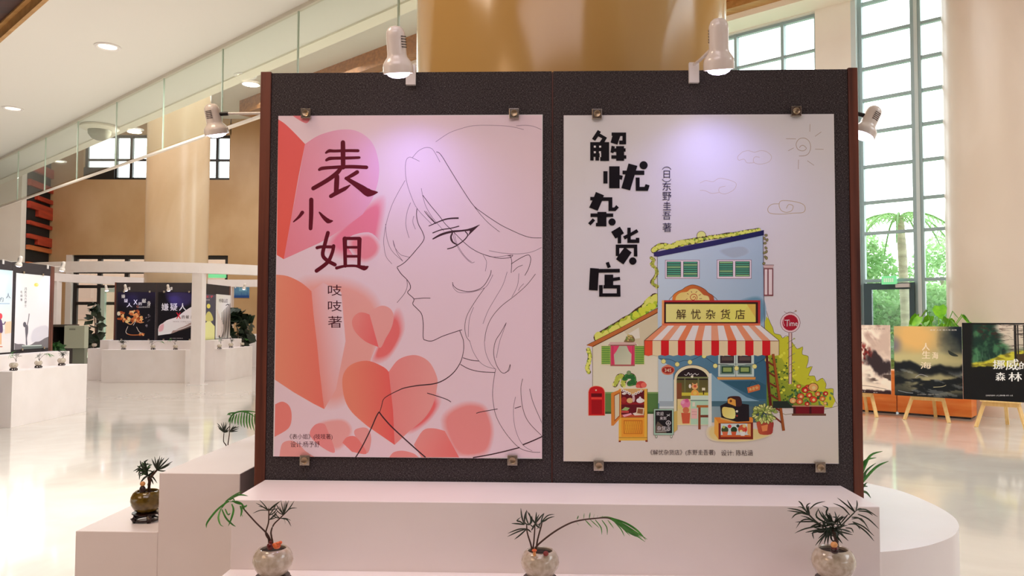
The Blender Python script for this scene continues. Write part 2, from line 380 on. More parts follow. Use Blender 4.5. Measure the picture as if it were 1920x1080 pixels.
# ---- right wall with its tall windows (local frame: x along the wall, y outwards, z up)
wall_r = empty('wall_right', (Q_W.x, Q_W.y, 0), RZ_W); wall_r['kind'] = 'structure'
WX1 = (-0.60, 1.75); WX2 = (-7.6, -1.275); WX3 = (2.9, 4.9)
m = MB()
xs = [(-18, WX2[0]), (WX2[1], WX1[0]), (WX1[1], WX3[0]), (WX3[1], 12)]
for a, b in xs: m.box(a, b, 0, 0.35, 0, 8.4)
m.box(WX2[0], WX2[1], 0, 0.35, 0, 2.6); m.box(WX2[0], WX2[1], 0, 0.35, 7.56, 8.4)
m.box(WX1[0], WX1[1], 0, 0.35, 8.1, 8.4)
m.box(WX3[0], WX3[1], 0, 0.35, 7.56, 8.4)
m.build('wall_panel', WALLW, wall_r)
def window(name, x0, x1, z0, z1, vx, hzs, fw=0.07, matf=FRAMEG, par=None, loc=None, rz=0, yy=0.16, reveal=None):
    r = empty(name, loc, rz); r['kind'] = 'structure'
    f = MB()
    f.box(x0, x0+fw, yy-0.05, yy+0.05, z0, z1).box(x1-fw, x1, yy-0.05, yy+0.05, z0, z1)
    f.box(x0, x1, yy-0.049, yy+0.049, z1-fw, z1).box(x0, x1, yy-0.049, yy+0.049, z0, z0+fw); f.build('window_frame', matf, r)
    ex = [x0+fw/2]+vx+[x1-fw/2]; ez = [z0]+hzs+[z1]
    for x in vx: MB().box(x-fw/2, x+fw/2, yy-0.06, yy+0.06, z0, z1).build('mullion', matf, r)
    for z in hzs: MB().box(x0, x1, yy-0.045, yy+0.045, z-fw*0.4, z+fw*0.4).build('transom', matf, r)
    for i in range(len(ex)-1):
        for j in range(len(ez)-1):
            MB().box(ex[i]+fw*0.45, ex[i+1]-fw*0.45, yy-0.004, yy+0.004, ez[j]+fw*0.38, ez[j+1]-fw*0.38).build('pane', GLASS, r)
    return r
TZ = [2.23, 3.12, 3.70, 4.38, 5.03, 5.65, 6.25, 6.88, 7.5]
win1 = window('window_1', WX1[0]+0.09, WX1[1], 0, 8.1, [0.44], TZ, loc=(Q_W.x, Q_W.y, 0), rz=RZ_W)
MB().box(WX1[0], WX1[0]+0.09, 0.0, 0.3, 0, 8.1).build('reveal', FRAMEL, win1)
MB().box(0.47, 0.53, 0.08, 0.2, 0, 8.1).build('mullion', FRAMEL, win1)
MB().box(0.53, 0.58, 0.10, 0.18, 0, 8.1).build('mullion', FRAMEG, win1)
window('window_2', WX2[0], WX2[1], 2.6, 7.56, [-6.1, -5.06, -4.03, -3.0, -1.98], [3.7, 4.75, 5.8, 6.84], fw=0.06, loc=(Q_W.x, Q_W.y, 0), rz=RZ_W)
window('window_5_added', WX3[0], WX3[1], 0, 7.56, [3.55, 4.2], TZ[:-1], fw=0.06, loc=(Q_W.x, Q_W.y, 0), rz=RZ_W)  # invented window out of view, sized for the side light it lets in
# glass door set into window_1
dr = empty('door_1', (Q_W.x, Q_W.y, 0), RZ_W); dr['kind'] = 'structure'
DK = pmat('dark_teal_frame', (44, 66, 74), 0.4)
MB().box(-0.44, -0.30, 0.02, 0.09, 0, 2.18).build('door_stile', DK, dr)
MB().box(0.34, 0.42, 0.02, 0.09, 0, 2.18).build('door_stile', DK, dr)
MB().box(-0.30, 0.34, 0.02, 0.09, 2.06, 2.18).build('door_rail', DK, dr)
MB().box(-0.30, 0.34, 0.02, 0.09, 0, 0.16).build('door_rail', DK, dr)
MB().box(-0.30, 0.34, 0.05, 0.06, 0.16, 2.06).build('door_pane', GLASS, dr)
MB().box(0.13, 0.36, -0.05, 0.02, 2.09, 2.16).build('door_closer', pmat('grey_closer', (190, 184, 184), 0.4), dr)
MB().tube([(0.28, -0.03, 0.9), (0.28, -0.05, 0.95), (0.28, -0.05, 1.25), (0.28, -0.03, 1.3)], 0.012).build('door_handle', CHROME, dr)
ex = empty('exit_sign', wl(0.03, 0.05, 2.15), RZ_W, 'small green lit exit sign above the glass door in the tall window', 'sign')
MB().box(-0.125, 0.125, -0.03, 0.03, 0, 0.15).build('sign_case', pmat('exit_green', (120, 214, 150), 0.4, emit=(120, 230, 160), estr=0.5), ex)
# white running strokes of the sign
sg = MB()
for k in range(5): sg.box(-0.085+k*0.035, -0.065+k*0.035, -0.033, -0.03, 0.04, 0.11)
sg.build('sign_lettering', pmat('exit_white', (236, 250, 240), 0.5), ex)

# ---- far wall (faces the viewer) with its windows
YF = 26.0
def fx(px): return (px-960)/F_PX*YF
xl, xr = fx(88), -6.2
wx0, wx1 = fx(122), fx(426); wz1 = 3.62
ux0, ux1 = fx(150), fx(428); uz0, uz1 = 6.2, 7.75
m = MB()
m.box(xl, wx0, YF, YF+0.3, 0, 8.4).box(wx1, xr, YF, YF+0.3, 0, 8.4)
m.box(wx0, wx1, YF, YF+0.3, wz1, uz0).box(wx0, ux0, YF, YF+0.3, uz0, 8.4).box(ux1, wx1, YF, YF+0.3, uz0, 8.4) if ux1 < wx1 else m.box(wx0, wx1, YF, YF+0.3, wz1, uz0).box(wx0, ux0, YF, YF+0.3, uz0, 8.4)
m.box(ux0, max(ux1, wx1), YF, YF+0.3, uz1, 8.4)
m.build('wall_back', WALLT)['kind'] = 'structure'
a, b, c_ = fx(133), fx(182), fx(233)
w3 = window('window_3', wx0+0.2, wx1, 0, wz1, [b-0, c_, fx(300), fx(360)], [1.98, 2.55, 3.05], fw=0.13, matf=FRAMEB, loc=(0, YF, 0))
MB().box(wx0, wx0+0.2, 0, 0.28, 0, wz1).build('reveal', WALLW, w3)
MB().box(a+0.12, b-0.1, 0.02, 0.06, 1.95, 2.02).build('hopper_rail', FRAMEB, w3)
w4 = window('window_4', ux0, ux1, uz0, uz1, [fx(208), fx(237), fx(300), fx(360), fx(400)], [6.9], fw=0.09, matf=FRAMEB, loc=(0, YF, 0))
MB().box(ux0, fx(208), 0.02, 0.08, uz0, uz0+0.42).build('blind_panel', FRAMEB, w4)
d2 = empty('door_2', (0, YF, 0)); d2['kind'] = 'structure'
x0, x1 = fx(190), fx(252)
MB().box(x0, x0+0.14, -0.06, 0.06, 0, 2.5).build('door_stile', GREENM, d2); MB().box(x1-0.14, x1, -0.06, 0.06, 0, 2.5).build('door_stile', GREENM, d2)
MB().box(x0+0.14, x1-0.14, -0.06, 0.06, 2.36, 2.5).build('door_rail', GREENM, d2); MB().box(x0+0.14, x1-0.14, -0.06, 0.06, 0, 0.2).build('door_rail', GREENM, d2)
MB().box(x0+0.14, x1-0.14, -0.01, 0.01, 0.2, 2.36).build('door_pane', GLASS, d2)
MB().tube([(x0+0.06, -0.08, 0.95), (x0+0.06, -0.2, 1.0), (x0+0.06, -0.2, 1.35), (x0+0.06, -0.08, 1.4)], 0.03).build('door_handle', GREENM, d2)
es2 = empty('exit_sign', (fx(405), YF+0.08, 2.86), 0, 'pale green lit exit sign on the far window behind the ring beam', 'sign')
MB().box(-0.3, 0.3, -0.03, 0.03, 0, 0.2).build('sign_case', MATS['exit_green'], es2)

# ---- far left: cream wall and the slatted recess
XW = fx(35)*24/26
o = MB().box(-24, XW, 24, 24.25, 0, 8.4).build('wall_left', WALLW); o['kind'] = 'structure'
sl = empty('wall_left_slats', (XW, 24, 0)); sl['kind'] = 'structure'
ddx, ddy = xl-XW, YF-24.25
sv = Vector((ddx, ddy, 0)).normalized(); sn = Vector((sv.y, -sv.x, 0)); sn = sn if sn.x > 0 else -sn
DKR = pmat('black_recess', (14, 10, 10), 0.8)
def slat(z0, z1, t0, t1, dep, mt, name='plank'):
    L_ = math.hypot(ddx, ddy)
    p = [Vector((0, 0.25, 0))+sv*L_*t0, Vector((0, 0.25, 0))+sv*L_*t1]
    q = [p[0], p[1], p[1]+sn*dep, p[0]+sn*dep]
    return MB().prism([(v.x, v.y) for v in q], z0, z1).build(name, mt, sl)
slat(0, 8.4, 0, 1, 0.02, DKR, 'recess_back')
PW = [noisemat('red_orange_plank', (150, 40, 22), (186, 62, 36), (1, 1, 8), rough=0.5), noisemat('orange_plank', (176, 86, 40), (204, 116, 62), (1, 1, 8), rough=0.5)]
for z0, z1, t0, mt in [(5.32, 5.46, 0.3, 0), (4.98, 5.2, 0, 0), (4.78, 4.98, 0.35, 0), (4.46, 4.58, 0, 0), (4.02, 4.16, 0, 0), (3.86, 4.02, 0.35, 0), (3.66, 3.8, 0, 1),
                       (3.12, 3.26, 0, 1), (2.9, 3.04, 0, 1), (2.66, 2.76, 0, 1), (5.7, 5.9, 0, 0), (6.2, 6.5, 0, 0), (2.0, 2.2, 0, 1), (1.4, 1.6, 0, 1)]:
    slat(z0, z1, t0, 1, 0.12, PW[mt])
# outer closing wall on the far left of the room
MB().box(-22.3, -22, 8, 26, 0, 8.4).build('wall_side', WALLT)['kind'] = 'structure'

# ---- the rest of the lobby behind the viewer
pz = wl(12, 0)
MB().box(-20.3, pz.x+0.3, -9.3, -9, 0, 3.9).box(pz.x, pz.x+0.3, -9, pz.y+0.2, 0, 8.4).build('wall_front', WOODP)['kind'] = 'structure'  # unseen; dark wood picked to cut light bounced onto the board fronts
MB().add([(-20, -9, 0), (-20.3, -9, 0), (-22.3, 8, 0), (-22, 8, 0), (-20, -9, 8.4), (-20.3, -9, 8.4), (-22.3, 8, 8.4), (-22, 8, 8.4)], [(0, 3, 2, 1), (4, 5, 6, 7), (0, 4, 7, 3), (1, 2, 6, 5), (0, 1, 5, 4), (2, 3, 7, 6)]).build('wall_west', WALLW)['kind'] = 'structure'

# ---- columns
def column(name, x, y, r, h, label):
    o = MB().lathe([(r, 0), (r, h)], 72).build(name, COLUMN, loc=(x, y, 0)); return tag(o, label, 'column')
YAWM = math.radians(-1.8168)
uM, nM = Vector((math.cos(YAWM), math.sin(YAWM), 0)), Vector((-math.sin(YAWM), math.cos(YAWM), 0))
OM = nM*2.56+uM*0.063                              # floor point under the middle of the main board
def lm(X, Y, z=0): p = OM+uM*X+nM*Y; return Vector((p.x, p.y, z))
pc = lm(0.09, 1.02)
column('column', pc.x, pc.y, 0.715, HZ, 'huge polished tan stone column rising behind the two-poster board')
column('column', -8.47, 19.35, 0.74, HZ, 'round tan stone column in the far left background above the black posters')
column('column', 8.22, 12.6, 0.95, HZ, 'broad cream stone column at the right edge behind the forest poster')
bpy.data.objects['column.001'].data.materials[0] = noisemat('pale_tan_column_stone', (206, 178, 142), (222, 198, 166), (0.5, 0.5, 0.28), 8, 0.2, dist=1.0)
bpy.data.objects['column.002'].data.materials[0] = noisemat('cream_column_stone', (212, 196, 180), (224, 210, 196), (0.5, 0.5, 0.28), 8, 0.3, dist=1.0)

# ---- glass smoke curtain hanging from the low ceiling, with downlights and dome camera
gA, gB = hz(0, 297, ZL), hz(567, 10, ZL)
gd = (gB-gA).normalized(); RZG = math.atan2(gd.y, gd.x)
def s_at(px):      # distance along the curtain line seen at image column px (row taken on the line)
    d = ray(px, 297-0.506*px); k = Vector((d.x, d.y)); 
    M2 = Matrix(((gd.x, -d.x), (gd.y, -d.y))); r = M2.inverted()@Vector((-gA.x, -gA.y)); return r[0]
g0 = empty('glass_smoke_curtain', gA, RZG, 'long frameless glass smoke curtain hanging diagonally from the white ceiling', 'glass curtain')
seams = [s_at(p) for p in (35, 87, 149.5, 222, 311, 421, 560)]
pitch = (seams[-1]-seams[0])/6; GH = 0.69
MB().box(-3*pitch, 12*pitch, -0.015, 0.015, -0.03, 0).build('top_rail', pmat('curtain_rail', (214, 206, 190), 0.4), g0)
EDGE = pmat('glass_edge', (196, 212, 196), 0.2)
MB().box(-3*pitch, 12*pitch, -0.014, 0.014, -GH-0.012, -GH+0.006).build('bottom_rail', pmat('curtain_bottom_rail', (226, 214, 200), 0.35), g0)
for i in range(-2, 11):
    a = seams[0]+(i-1)*pitch; MB().box(a+0.008, a+pitch-0.008, -0.004, 0.004, -GH, -0.028).build('glass_pane', GLASSG, g0)
    MB().box(a-0.006, a+0.006, -0.005, 0.005, -GH, -0.028).build('pane_joint', EDGE, g0)
DLE = pmat('downlight_glow', (255, 246, 230), 0.5, emit=(255, 240, 215), estr=4.0)
def downlight(p, label, r=0.085, power=24):
    t = empty('downlight', p, 0, label, 'ceiling light', 'recessed downlights in the white ceiling')
    MB().lathe([(r*0.82, -0.004), (r, -0.012), (r*1.18, -0.008), (r*1.2, 0)], 28).build('trim_ring', PLASTW, t)
    MB().lathe([(0.0001, -0.003), (r*0.84, -0.003)], 28).build('diffuser', DLE, t)
    l = area('downlight_lamp', (0, 0, -0.03), r*1.6, power, WARM, shape='DISK'); l.parent = t
downlight(hz(202, 87, ZL), 'upper of the two recessed downlights in front of the glass curtain')
downlight(hz(24, 203, ZL), 'recessed downlight at the left edge in front of the glass curtain')
downlight(hz(252, 242, ZL), 'small downlight right of the dome camera, seen through the glass curtain')
downlight(hz(110, 302, ZL), 'small downlight left of the dome camera, seen through the glass curtain')
downlight(hz(460, 142, ZL), 'downlight near the ceiling edge, seen through the glass curtain left of the big board')
dc = empty('dome_camera', hz(187, 236, ZL), 0, 'grey security dome camera on the white ceiling behind the glass curtain', 'camera')
MB().lathe([(0.0001, -0.005), (0.2, -0.005), (0.21, -0.03), (0.17, -0.05), (0.12, -0.055)], 32).build('mount_ring', CEILT, dc)
MB().lathe([(0.125, -0.05), (0.12, -0.1), (0.085, -0.145), (0.04, -0.165), (0.0001, -0.17)], 32).build('dome', pmat('smoked_dome', (140, 136, 120), 0.15), dc)

# ================================================================ DISPLAY BOOTHS
BH = 2.335; UP, LOW = 0.962, 0.76
def board(O, yaw, X, Y, rot, label, xa=-1.003, xb=1.003, seam=-0.01):
    p = O+Vector((math.cos(yaw), math.sin(yaw), 0))*X+Vector((-math.sin(yaw), math.cos(yaw), 0))*Y
    t = empty('display_board', (p.x, p.y, 0), yaw+rot, label, 'display board', 'dark fabric display boards')
    MB().box(xa, xa+0.036, -0.004, 0.062, 0, BH+0.004).build('side_post', WOODP, t, bevel=0.002)
    MB().box(xb-0.031, xb, -0.004, 0.062, 0, BH+0.004).build('side_post', WOODP, t, bevel=0.002)
    MB().box(xa+0.036, seam-0.0025, 0, 0.058, 0.02, BH).build('fabric_panel', FABRIC, t, bevel=0.002)
    MB().box(seam+0.0025, xb-0.031, 0, 0.058, 0.02, BH).build('fabric_panel', FABRIC, t, bevel=0.002)
    MB().box(seam-0.002, seam+0.002, 0.004, 0.05, 0.02, BH-0.002).build('seam_strip', WOODP, t)
    return t
def plinth(O, yaw, X, Y, rot, label, x0, x1, gap=0.0):
    p = O+Vector((math.cos(yaw), math.sin(yaw), 0))*X+Vector((-math.sin(yaw), math.cos(yaw), 0))*Y
    t = empty('stepped_plinth', (p.x, p.y, 0), yaw+rot, label, 'plinth', 'white stepped display plinths')
    MB().box(x0, x1, -0.29-gap, -0.006-gap, 0, UP).build('upper_tier', WHITE, t, bevel=0.0025)
    MB().box(x0, x1, -0.58-gap, -0.29-gap-0.0005, 0, LOW).build('lower_tier', WHITE, t, bevel=0.0025)
    return t
H90 = math.pi/2
OV = Vector((OM.x, OM.y, 0))
board(OV, YAWM, 0, 0, 0, 'large charcoal fabric board in front carrying the pink and the shop posters')
board(OV, YAWM, -1.0, 1.05, -H90, 'charcoal board at the left side of the near stand, behind its lamp', -0.96, 0.96)
board(OV, YAWM, 1.0, 1.05, H90, 'charcoal board at the right side of the near stand, behind its lamp', -0.96, 0.96)
board(OV, YAWM, 0, 2.08, 2*H90, 'charcoal board at the back of the near stand around the huge column')
plinth(OV, YAWM, 0, 0, 0, 'white two-step plinth along the foot of the near two-poster board', -0.965, 0.928)
plinth(OV, YAWM, -1.0, 1.03, -H90, 'white two-step plinth at the left of the near stand with the green pot', -0.9, 0.945, 0.078)
# rounded plinth at the right of the near stand
out = [(1650, 1035), (1694, 1031), (1743, 1022), (1782, 1008), (1794, 997), (1798, 985), (1789, 970), (1766, 954), (1729, 936), (1687, 920), (1632, 907)]
pts = [hz(x, y, LOW) for x, y in out]
pts = smooth([(p.x, p.y) for p in pts], 6)
left = [(pts[-1][0]-0.28, pts[-1][1]+0.22)]+[tuple(lm(*q)[:2]) for q in ((1.012, 1.3), (1.012, -0.02), (0.936, -0.02), (0.936, -0.11))]
cen = sum((Vector((*p, 0)) for p in pts), Vector())/len(pts)
rp_ = tag(MB().prism([(p[0]-cen.x, p[1]-cen.y) for p in pts+left], 0, LOW, False).build('rounded_plinth', WHITE, loc=(cen.x, cen.y, 0)), 'low white plinth with a rounded end right of the near two-poster board', 'plinth')
for p in rp_.data.polygons:
    if len(p.vertices) == 4: p.use_smooth = True
rp_.data.set_sharp_from_angle(angle=math.radians(30))

O2 = Vector((-8.47, 18.3, 0)); O1 = Vector((-8.45, 10.4, 0))
board(O2, 0, 0, 0, 0, 'far dark board carrying the two black posters with white titles')
board(O2, 0, 1.0, 1.05, H90, 'far sunlit board side with the yellow and the cliff posters', -0.96, 0.96)
board(O2, 0, -1.0, 1.05, -H90, 'far board side turned away to the left of the black posters', -0.96, 0.96)
board(O2, 0, 0, 2.08, 2*H90, 'far board at the back of the stand with the black posters')
plinth(O2, 0, 0, 0, 0, 'far white plinth in front of the two black posters', -0.965, 0.96)
plinth(O2, 0, 1.0, 1.03, H90, 'far sunlit white plinth right of the white ring post', -0.945, 0.9, 0.078)
plinth(O2, 0, -1.0, 1.03, -H90, 'far white plinth end left of the black posters', -0.9, 0.945, 0.078)
board(O1, 0, 1.0, 1.05, H90, 'grey lit board at the left edge with the sky-blue and the moon posters', -0.96, 0.96)
board(O1, 0, 0, 0, 0, 'board facing the viewer beyond the left edge of the photo')
board(O1, 0, 0, 2.08, 2*H90, 'board turned away at the back of the left edge stand')
plinth(O1, 0, 1.0, 1.03, H90, 'bright white plinth at the left edge below the moon poster', -0.945, 0.9, 0.078)
fp = empty('stepped_plinth', (-7.9, 24.0, 0), 0, 'small pinkish white plinth far back beside the leafy bush', 'plinth', 'white stepped display plinths')
MB().box(-0.5, 0.6, 0, 0.3, 0, 1.0).build('upper_tier', WHITE, fp); MB().box(-0.3, 0.6, -0.3, -0.001, 0, 0.80).build('lower_tier', WHITE, fp)

# ---------------------------------------------------------------- posters
def poster(corners, p0, n, label, group, drawf, name='poster', thick=0.003, k=(1.25, 1.42, 1.42), eps=2.5e-5, paper=None, base=0.0004):
    P = [hplane(x, y, p0, n) for x, y in corners]; c = sum(P, Vector())/4
    n = Vector(n).normalized(); u = Vector((n.y, -n.x, 0)).normalized()
    us = [(p-c).dot(u) for p in P]; zs = [(p-c).z for p in P]
    u0, u1 = (us[0]+us[3])/2, (us[1]+us[2])/2; z1, z0 = (zs[0]+zs[1])/2, (zs[2]+zs[3])/2
    v = [u*a+Vector((0, 0, b))+n*d for d in (0, thick) for a, b in ((u0, z0), (u1, z0), (u1, z1), (u0, z1))]
    o = MB().add(v, [(0, 1, 2, 3), (7, 6, 5, 4), (0, 4, 5, 1), (1, 5, 6, 2), (2, 6, 7, 3), (3, 7, 4, 0)]).build(name, paper or PAPER, loc=c)
    tag(o, label, 'poster', group)
    art = Art(p0, n, c, k, eps, base); let = Art(p0, n, c, k, eps, base)
    art.lim = let.lim = (u, u0, u1, z0, z1)      # everything printed stays on the sheet
    drawf(art, let)
    art.build('printed_picture', o)
    let.base = base+(art.top+2)*eps; LAYERS[label] = art.top
    if let.items:
        let.build('printed_lettering', o)['kind'] = 'stuff'
    return o

BGP = (216, 174, 182)
def draw_pink(a, t):
    a.poly([(520, 216), (1016, 216), (1018, 858), (514, 858)], BGP)
    X0 = lambda y: 520-6*(y-216)/642.0      # left paper edge
    # soft colour shadows first
    a.soft([(628, 452), (668, 412), (706, 388), (704, 430), (690, 470), (650, 470)], (222, 108, 128), BGP, 1.5)
    a.soft([(560, 560), (640, 540), (700, 580), (690, 680), (640, 740), (600, 720)], (222, 140, 134), BGP, 1.25)
    a.soft([(662, 455), (690, 445), (705, 460), (700, 476), (680, 483)], (224, 116, 128), BGP, 1.5)
    a.soft([(738, 600), (748, 625), (730, 660), (708, 668), (712, 650)], (220, 96, 96), BGP, 1.6)
    a.soft([(800, 745), (815, 760), (800, 785), (775, 800), (770, 780)], (222, 90, 92), BGP, 1.6)
    a.soft([(838, 790), (868, 764), (902, 766), (916, 790), (918, 818), (905, 845), (862, 846)], (224, 122, 120), BGP, 1.28)
    a.soft([(600, 800), (640, 790), (655, 810), (630, 838)], (224, 140, 138), BGP, 1.3)
    # heart 1
    a.poly(smooth([(572, 270), (600, 253), (640, 243), (672, 247), (698, 268), (710, 304), (709, 340), (698, 374)], 5)+[(680, 402), (640, 431), (600, 455), (532, 486)], (222, 112, 124), ((545, 380), (705, 300), (228, 150, 178)))
    a.poly(smooth([(520, 223), (534, 232), (552, 249), (572, 270)], 5)+[(560, 330), (546, 410), (532, 486), (519, 478)], (224, 84, 84), ((525, 240), (560, 470), (226, 84, 72)))
    a.poly(smooth([(548, 216), (556, 222), (573, 231), (580, 226), (584, 216)], 4), (222, 110, 118))
    # heart 2
    a.poly([(584, 546), (606, 530), (640, 548), (648, 640), (630, 730), (608, 767)], (220, 128, 120), ((590, 640), (648, 630), BGP))
    a.poly(smooth([(518, 515), (540, 518), (565, 530), (584, 546)], 5)+[(588, 590), (594, 640), (600, 700), (608, 767), (588, 757), (550, 735), (515.5, 712)], (218, 122, 100), ((520, 640), (606, 640), (224, 100, 88)))
    # heart 3
    a.sp([(693, 590), (704, 578), (718, 573), (732, 579), (738, 592), (735, 612), (724, 633), (710, 651)], (228, 138, 134))
    a.poly(smooth([(693, 590), (684, 586.5), (674, 586), (664, 593), (660, 605), (666, 622), (685, 640), (710, 651)], 5), (222, 120, 114), ((662, 610), (704, 620), (226, 88, 90)))
    # heart 4
    a.poly(smooth([(729, 697), (745, 676), (765, 667), (785, 667), (805, 679), (818, 703), (820, 722), (812, 758), (795, 785), (768, 808)], 5)+[(740, 834)], (224, 118, 116), ((735, 740), (815, 740), (226, 134, 130)))
    a.poly(smooth([(729, 697), (719, 688), (693, 677), (669, 679), (651, 690), (642, 711), (646, 747), (660, 773), (689, 799)], 5)+[(740, 834), (737, 770)], (226, 116, 96), ((660, 740), (737, 740), (226, 82, 80)))
    # heart 5, 6, 7, 8, 9, 10
    a.poly(smooth([(776, 834), (793, 807), (813, 803), (834, 808)], 4)+[(848, 834), (861, 857.5), (790, 857.5)], (226, 124, 120), ((790, 820), (856, 850), (226, 96, 94)))
    a.poly(smooth([(516, 758), (530, 753), (543, 762), (547, 782), (541, 803), (515, 819)], 4), (222, 112, 106))
    a.poly(smooth([(524, 857), (529, 832), (546, 826), (562, 834), (572, 845), (590, 857)], 4), (224, 134, 130))
    a.sp([(581, 815), (590, 797), (606, 794), (614, 806), (628, 848), (600, 836)], (224, 120, 120))
    a.sp([(664, 812), (676, 802), (691, 805), (696, 826), (687, 850)], (228, 132, 130))
    a.poly(smooth([(642, 830), (650, 820), (665, 818), (678, 832), (687, 851), (660, 847)], 4), (224, 108, 104))
    a.poly(smooth([(730, 857.5), (738, 848), (755, 845), (775, 850), (785, 857.5)], 4), (226, 122, 120))
    K = (58, 34, 40); G = (132, 100, 116)
    def L(w, *p): a.line(list(p), w, K)
    a.line([(817, 266), (841, 250), (862, 242), (886, 236), (919, 235), (955, 237), (982, 243)], 0.9, G)
    a.line([(968, 236), (984, 235), (1000, 237), (1015, 243)], 0.9, G)
    for p in ([(773, 296), (784, 283.5), (797, 277), (808, 278), (815, 285.5), (825, 304)], [(786.5, 302.5), (773, 296), (767, 295), (762, 300), (760, 314), (762, 338.5), (770, 365), (782.5, 391.5), (809, 420)],
              [(759.6, 338.5), (745, 364), (734, 387), (724, 420), (720, 444.5), (720, 461), (724, 481), (735, 495)], [(770, 380), (764, 395.5), (761, 414), (762, 428), (767, 446)],
              [(776, 405), (774, 416), (779, 430)], [(723, 420), (725, 444), (734, 469), (755.5, 490)], [(737, 450.5), (740, 463), (750.5, 477), (762.6, 481), (769, 483)], [(737, 450.5), (744, 473), (755.5, 490)],
              [(790, 353), (792.6, 367), (798.7, 387), (811, 408), (833, 434)], [(917, 470), (943, 474.6), (974, 476), (998, 472), (1015.5, 464)], [(848.6, 437), (853.7, 454.6), (864, 473), (876, 487), (884, 492.7), (890, 491)],
              [(852, 437), (856, 454.6), (866, 473), (877, 486), (884, 491)], [(905.6, 478), (911.7, 489), (911.7, 499), (910, 508.6)], [(848.6, 531), (850.6, 540), (860, 548), (878, 548.5), (895, 545), (911, 538), (921, 522), (924, 515)],
              [(951, 509.6), (943, 534), (929, 558.5), (915, 583), (905.6, 607)], [(973, 512.7), (970, 536), (959.5, 557.5)], [(982, 532), (976, 538), (972, 545)], [(888, 576), (880, 599), (878, 632)],
              [(881, 640), (886.7, 658), (898, 676.7), (911, 686.7), (930, 692)], [(908, 640), (911, 662), (920, 682), (930, 693)], [(949.4, 605), (943, 623), (937, 640), (932, 664), (931, 671)], [(966.7, 744), (963, 764), (964, 793), (971, 818), (982, 835.6), (997.8, 845.6)],
              [(818, 420), (798.7, 396)], [(906, 477), (926, 482), (958, 478)]):
        a.line(p, 0.75, (96, 68, 84))
    L(1.1, (818, 285), (823, 286.5), (830, 295), (841.5, 314), (862, 347), (886, 383), (902.5, 397.5), (936, 420), (959.5, 432), (980, 441), (996, 445.5), (1015.5, 446))
    L(0.8, (886, 383), (902.5, 404), (918, 420), (937, 435))
    L(1.1, (792.6, 366), (807, 385), (823, 404), (835, 420), (849.6, 434), (868, 452.6), (886, 467), (906.6, 477), (935, 484), (955.5, 483), (961.6, 479))
    L(1.3, (782, 391), (781, 404), (784.4, 420), (792.6, 436), (794.6, 449.5), (780, 469), (760, 491), (744.4, 501))
    L([1.5, 2.6, 3], (803.8, 424), (827, 414), (841.5, 410), (860, 409)); L([1, 2], (795.6, 395.5), (804, 406), (816, 418))
    L(1.9, (811, 437), (827, 431), (845.5, 428), (861, 424))
    L([2, 4.2, 4.2, 3.2, 4, 1], (811, 448.5), (827, 440), (845.5, 434.7), (866, 432.6), (882, 430), (899.5, 421.6))
    a.poly([(879, 430.5), (899.5, 421.6), (877, 443), (881, 434)], K)
    L([2.4, 3.8, 2], (848.6, 436), (845.5, 444.4), (848.6, 453.6), (856.7, 458.7)); L(2, (872, 434), (876, 438), (877, 442))
    L(2, (838.4, 466.8), (849.6, 463.8), (862, 456.7), (872, 448.5), (878, 440.4))
    L(1.3, (744.4, 501.5), (751.5, 512.7), (762.7, 524), (769, 534), (769, 542), (764.5, 549), (776, 560.5), (774, 570), (782.4, 579), (790.5, 589), (793.6, 607), (793.6, 633), (798.7, 638), (811, 639), (831, 630), (862, 619.6), (866, 619))
    L(1.2, (776, 560.5), (792.6, 559), (807, 559)); L(0.8, (762.7, 525), (763.7, 536), (758.6, 550), (744.4, 567.6))
    L([1.2, 1.2, 2.2, 1.4, 1.2], (862, 620), (866, 630), (869, 640), (869, 658), (863, 680), (847, 702), (820, 718), (782, 723), (760, 727), (749, 731), (729, 741), (719, 749), (715.6, 761), (712, 773))
    L(2.2, (666.7, 858), (680, 835.6), (695.6, 804), (705.6, 781), (711, 772)); L(2.4, (711, 772.7), (722, 786.7), (740, 805.6), (780, 842), (798, 857.5))
    L(1.1, (848.6, 529), (850.6, 536), (860, 543), (878, 546.7), (896.4, 543), (908.6, 534), (919, 515.7), (921, 506.5))
    L(1.1, (958.5, 495), (974, 485), (989, 478), (994, 481), (995, 489), (991, 503.5), (984, 516.7)); L(0.9, (961.6, 509.6), (970, 501.5), (980, 497)); L(1, (955.5, 479), (959.5, 489), (958.5, 511.6)); L(0.9, (952, 480), (962, 478))
    L(0.9, (1004, 513.7), (988, 534), (965.7, 554), (939, 575), (921, 597), (911.7, 619.6), (908.6, 640)); L(0.9, (908.6, 540), (890, 566.6), (876, 591), (871.6, 611.5), (874, 630), (881, 640))
    L(1, (949.4, 605), (939, 623.6), (929, 640), (925.6, 662), (930, 682), (937.8, 695.6), (944.4, 699.6), (952, 695.6), (956.7, 683)); L(0.8, (948, 698), (955, 694), (957, 684))
    L(1.3, (868, 670.7), (882, 675), (898, 677)); L(1.3, (863, 683), (880, 692), (902, 697), (928, 698.4))
    L(0.9, (929, 693), (924.4, 724), (924.4, 751), (931, 782), (949, 813), (973, 839), (995.6, 847), (1013, 848)); L(0.9, (980, 710), (976.7, 729), (980, 764), (991, 791), (1017, 818)); L(0.9, (993, 729), (1000, 755.6), (1017, 795))
    L(1.5, (801, 737), (820, 742.7), (837.8, 749), (845.6, 753.8)); L(1.3, (893, 775), (900, 772.7), (920, 769), (933, 766.7)); L(1.4, (965, 765.6), (977, 761.8))
    L(2.2, (886.7, 858), (915.6, 853), (944.4, 846.7), (974.4, 839)); L(2.2, (980, 834), (1000, 826), (1017.5, 818))
    # title in brush strokes
    C = (84, 10, 26)
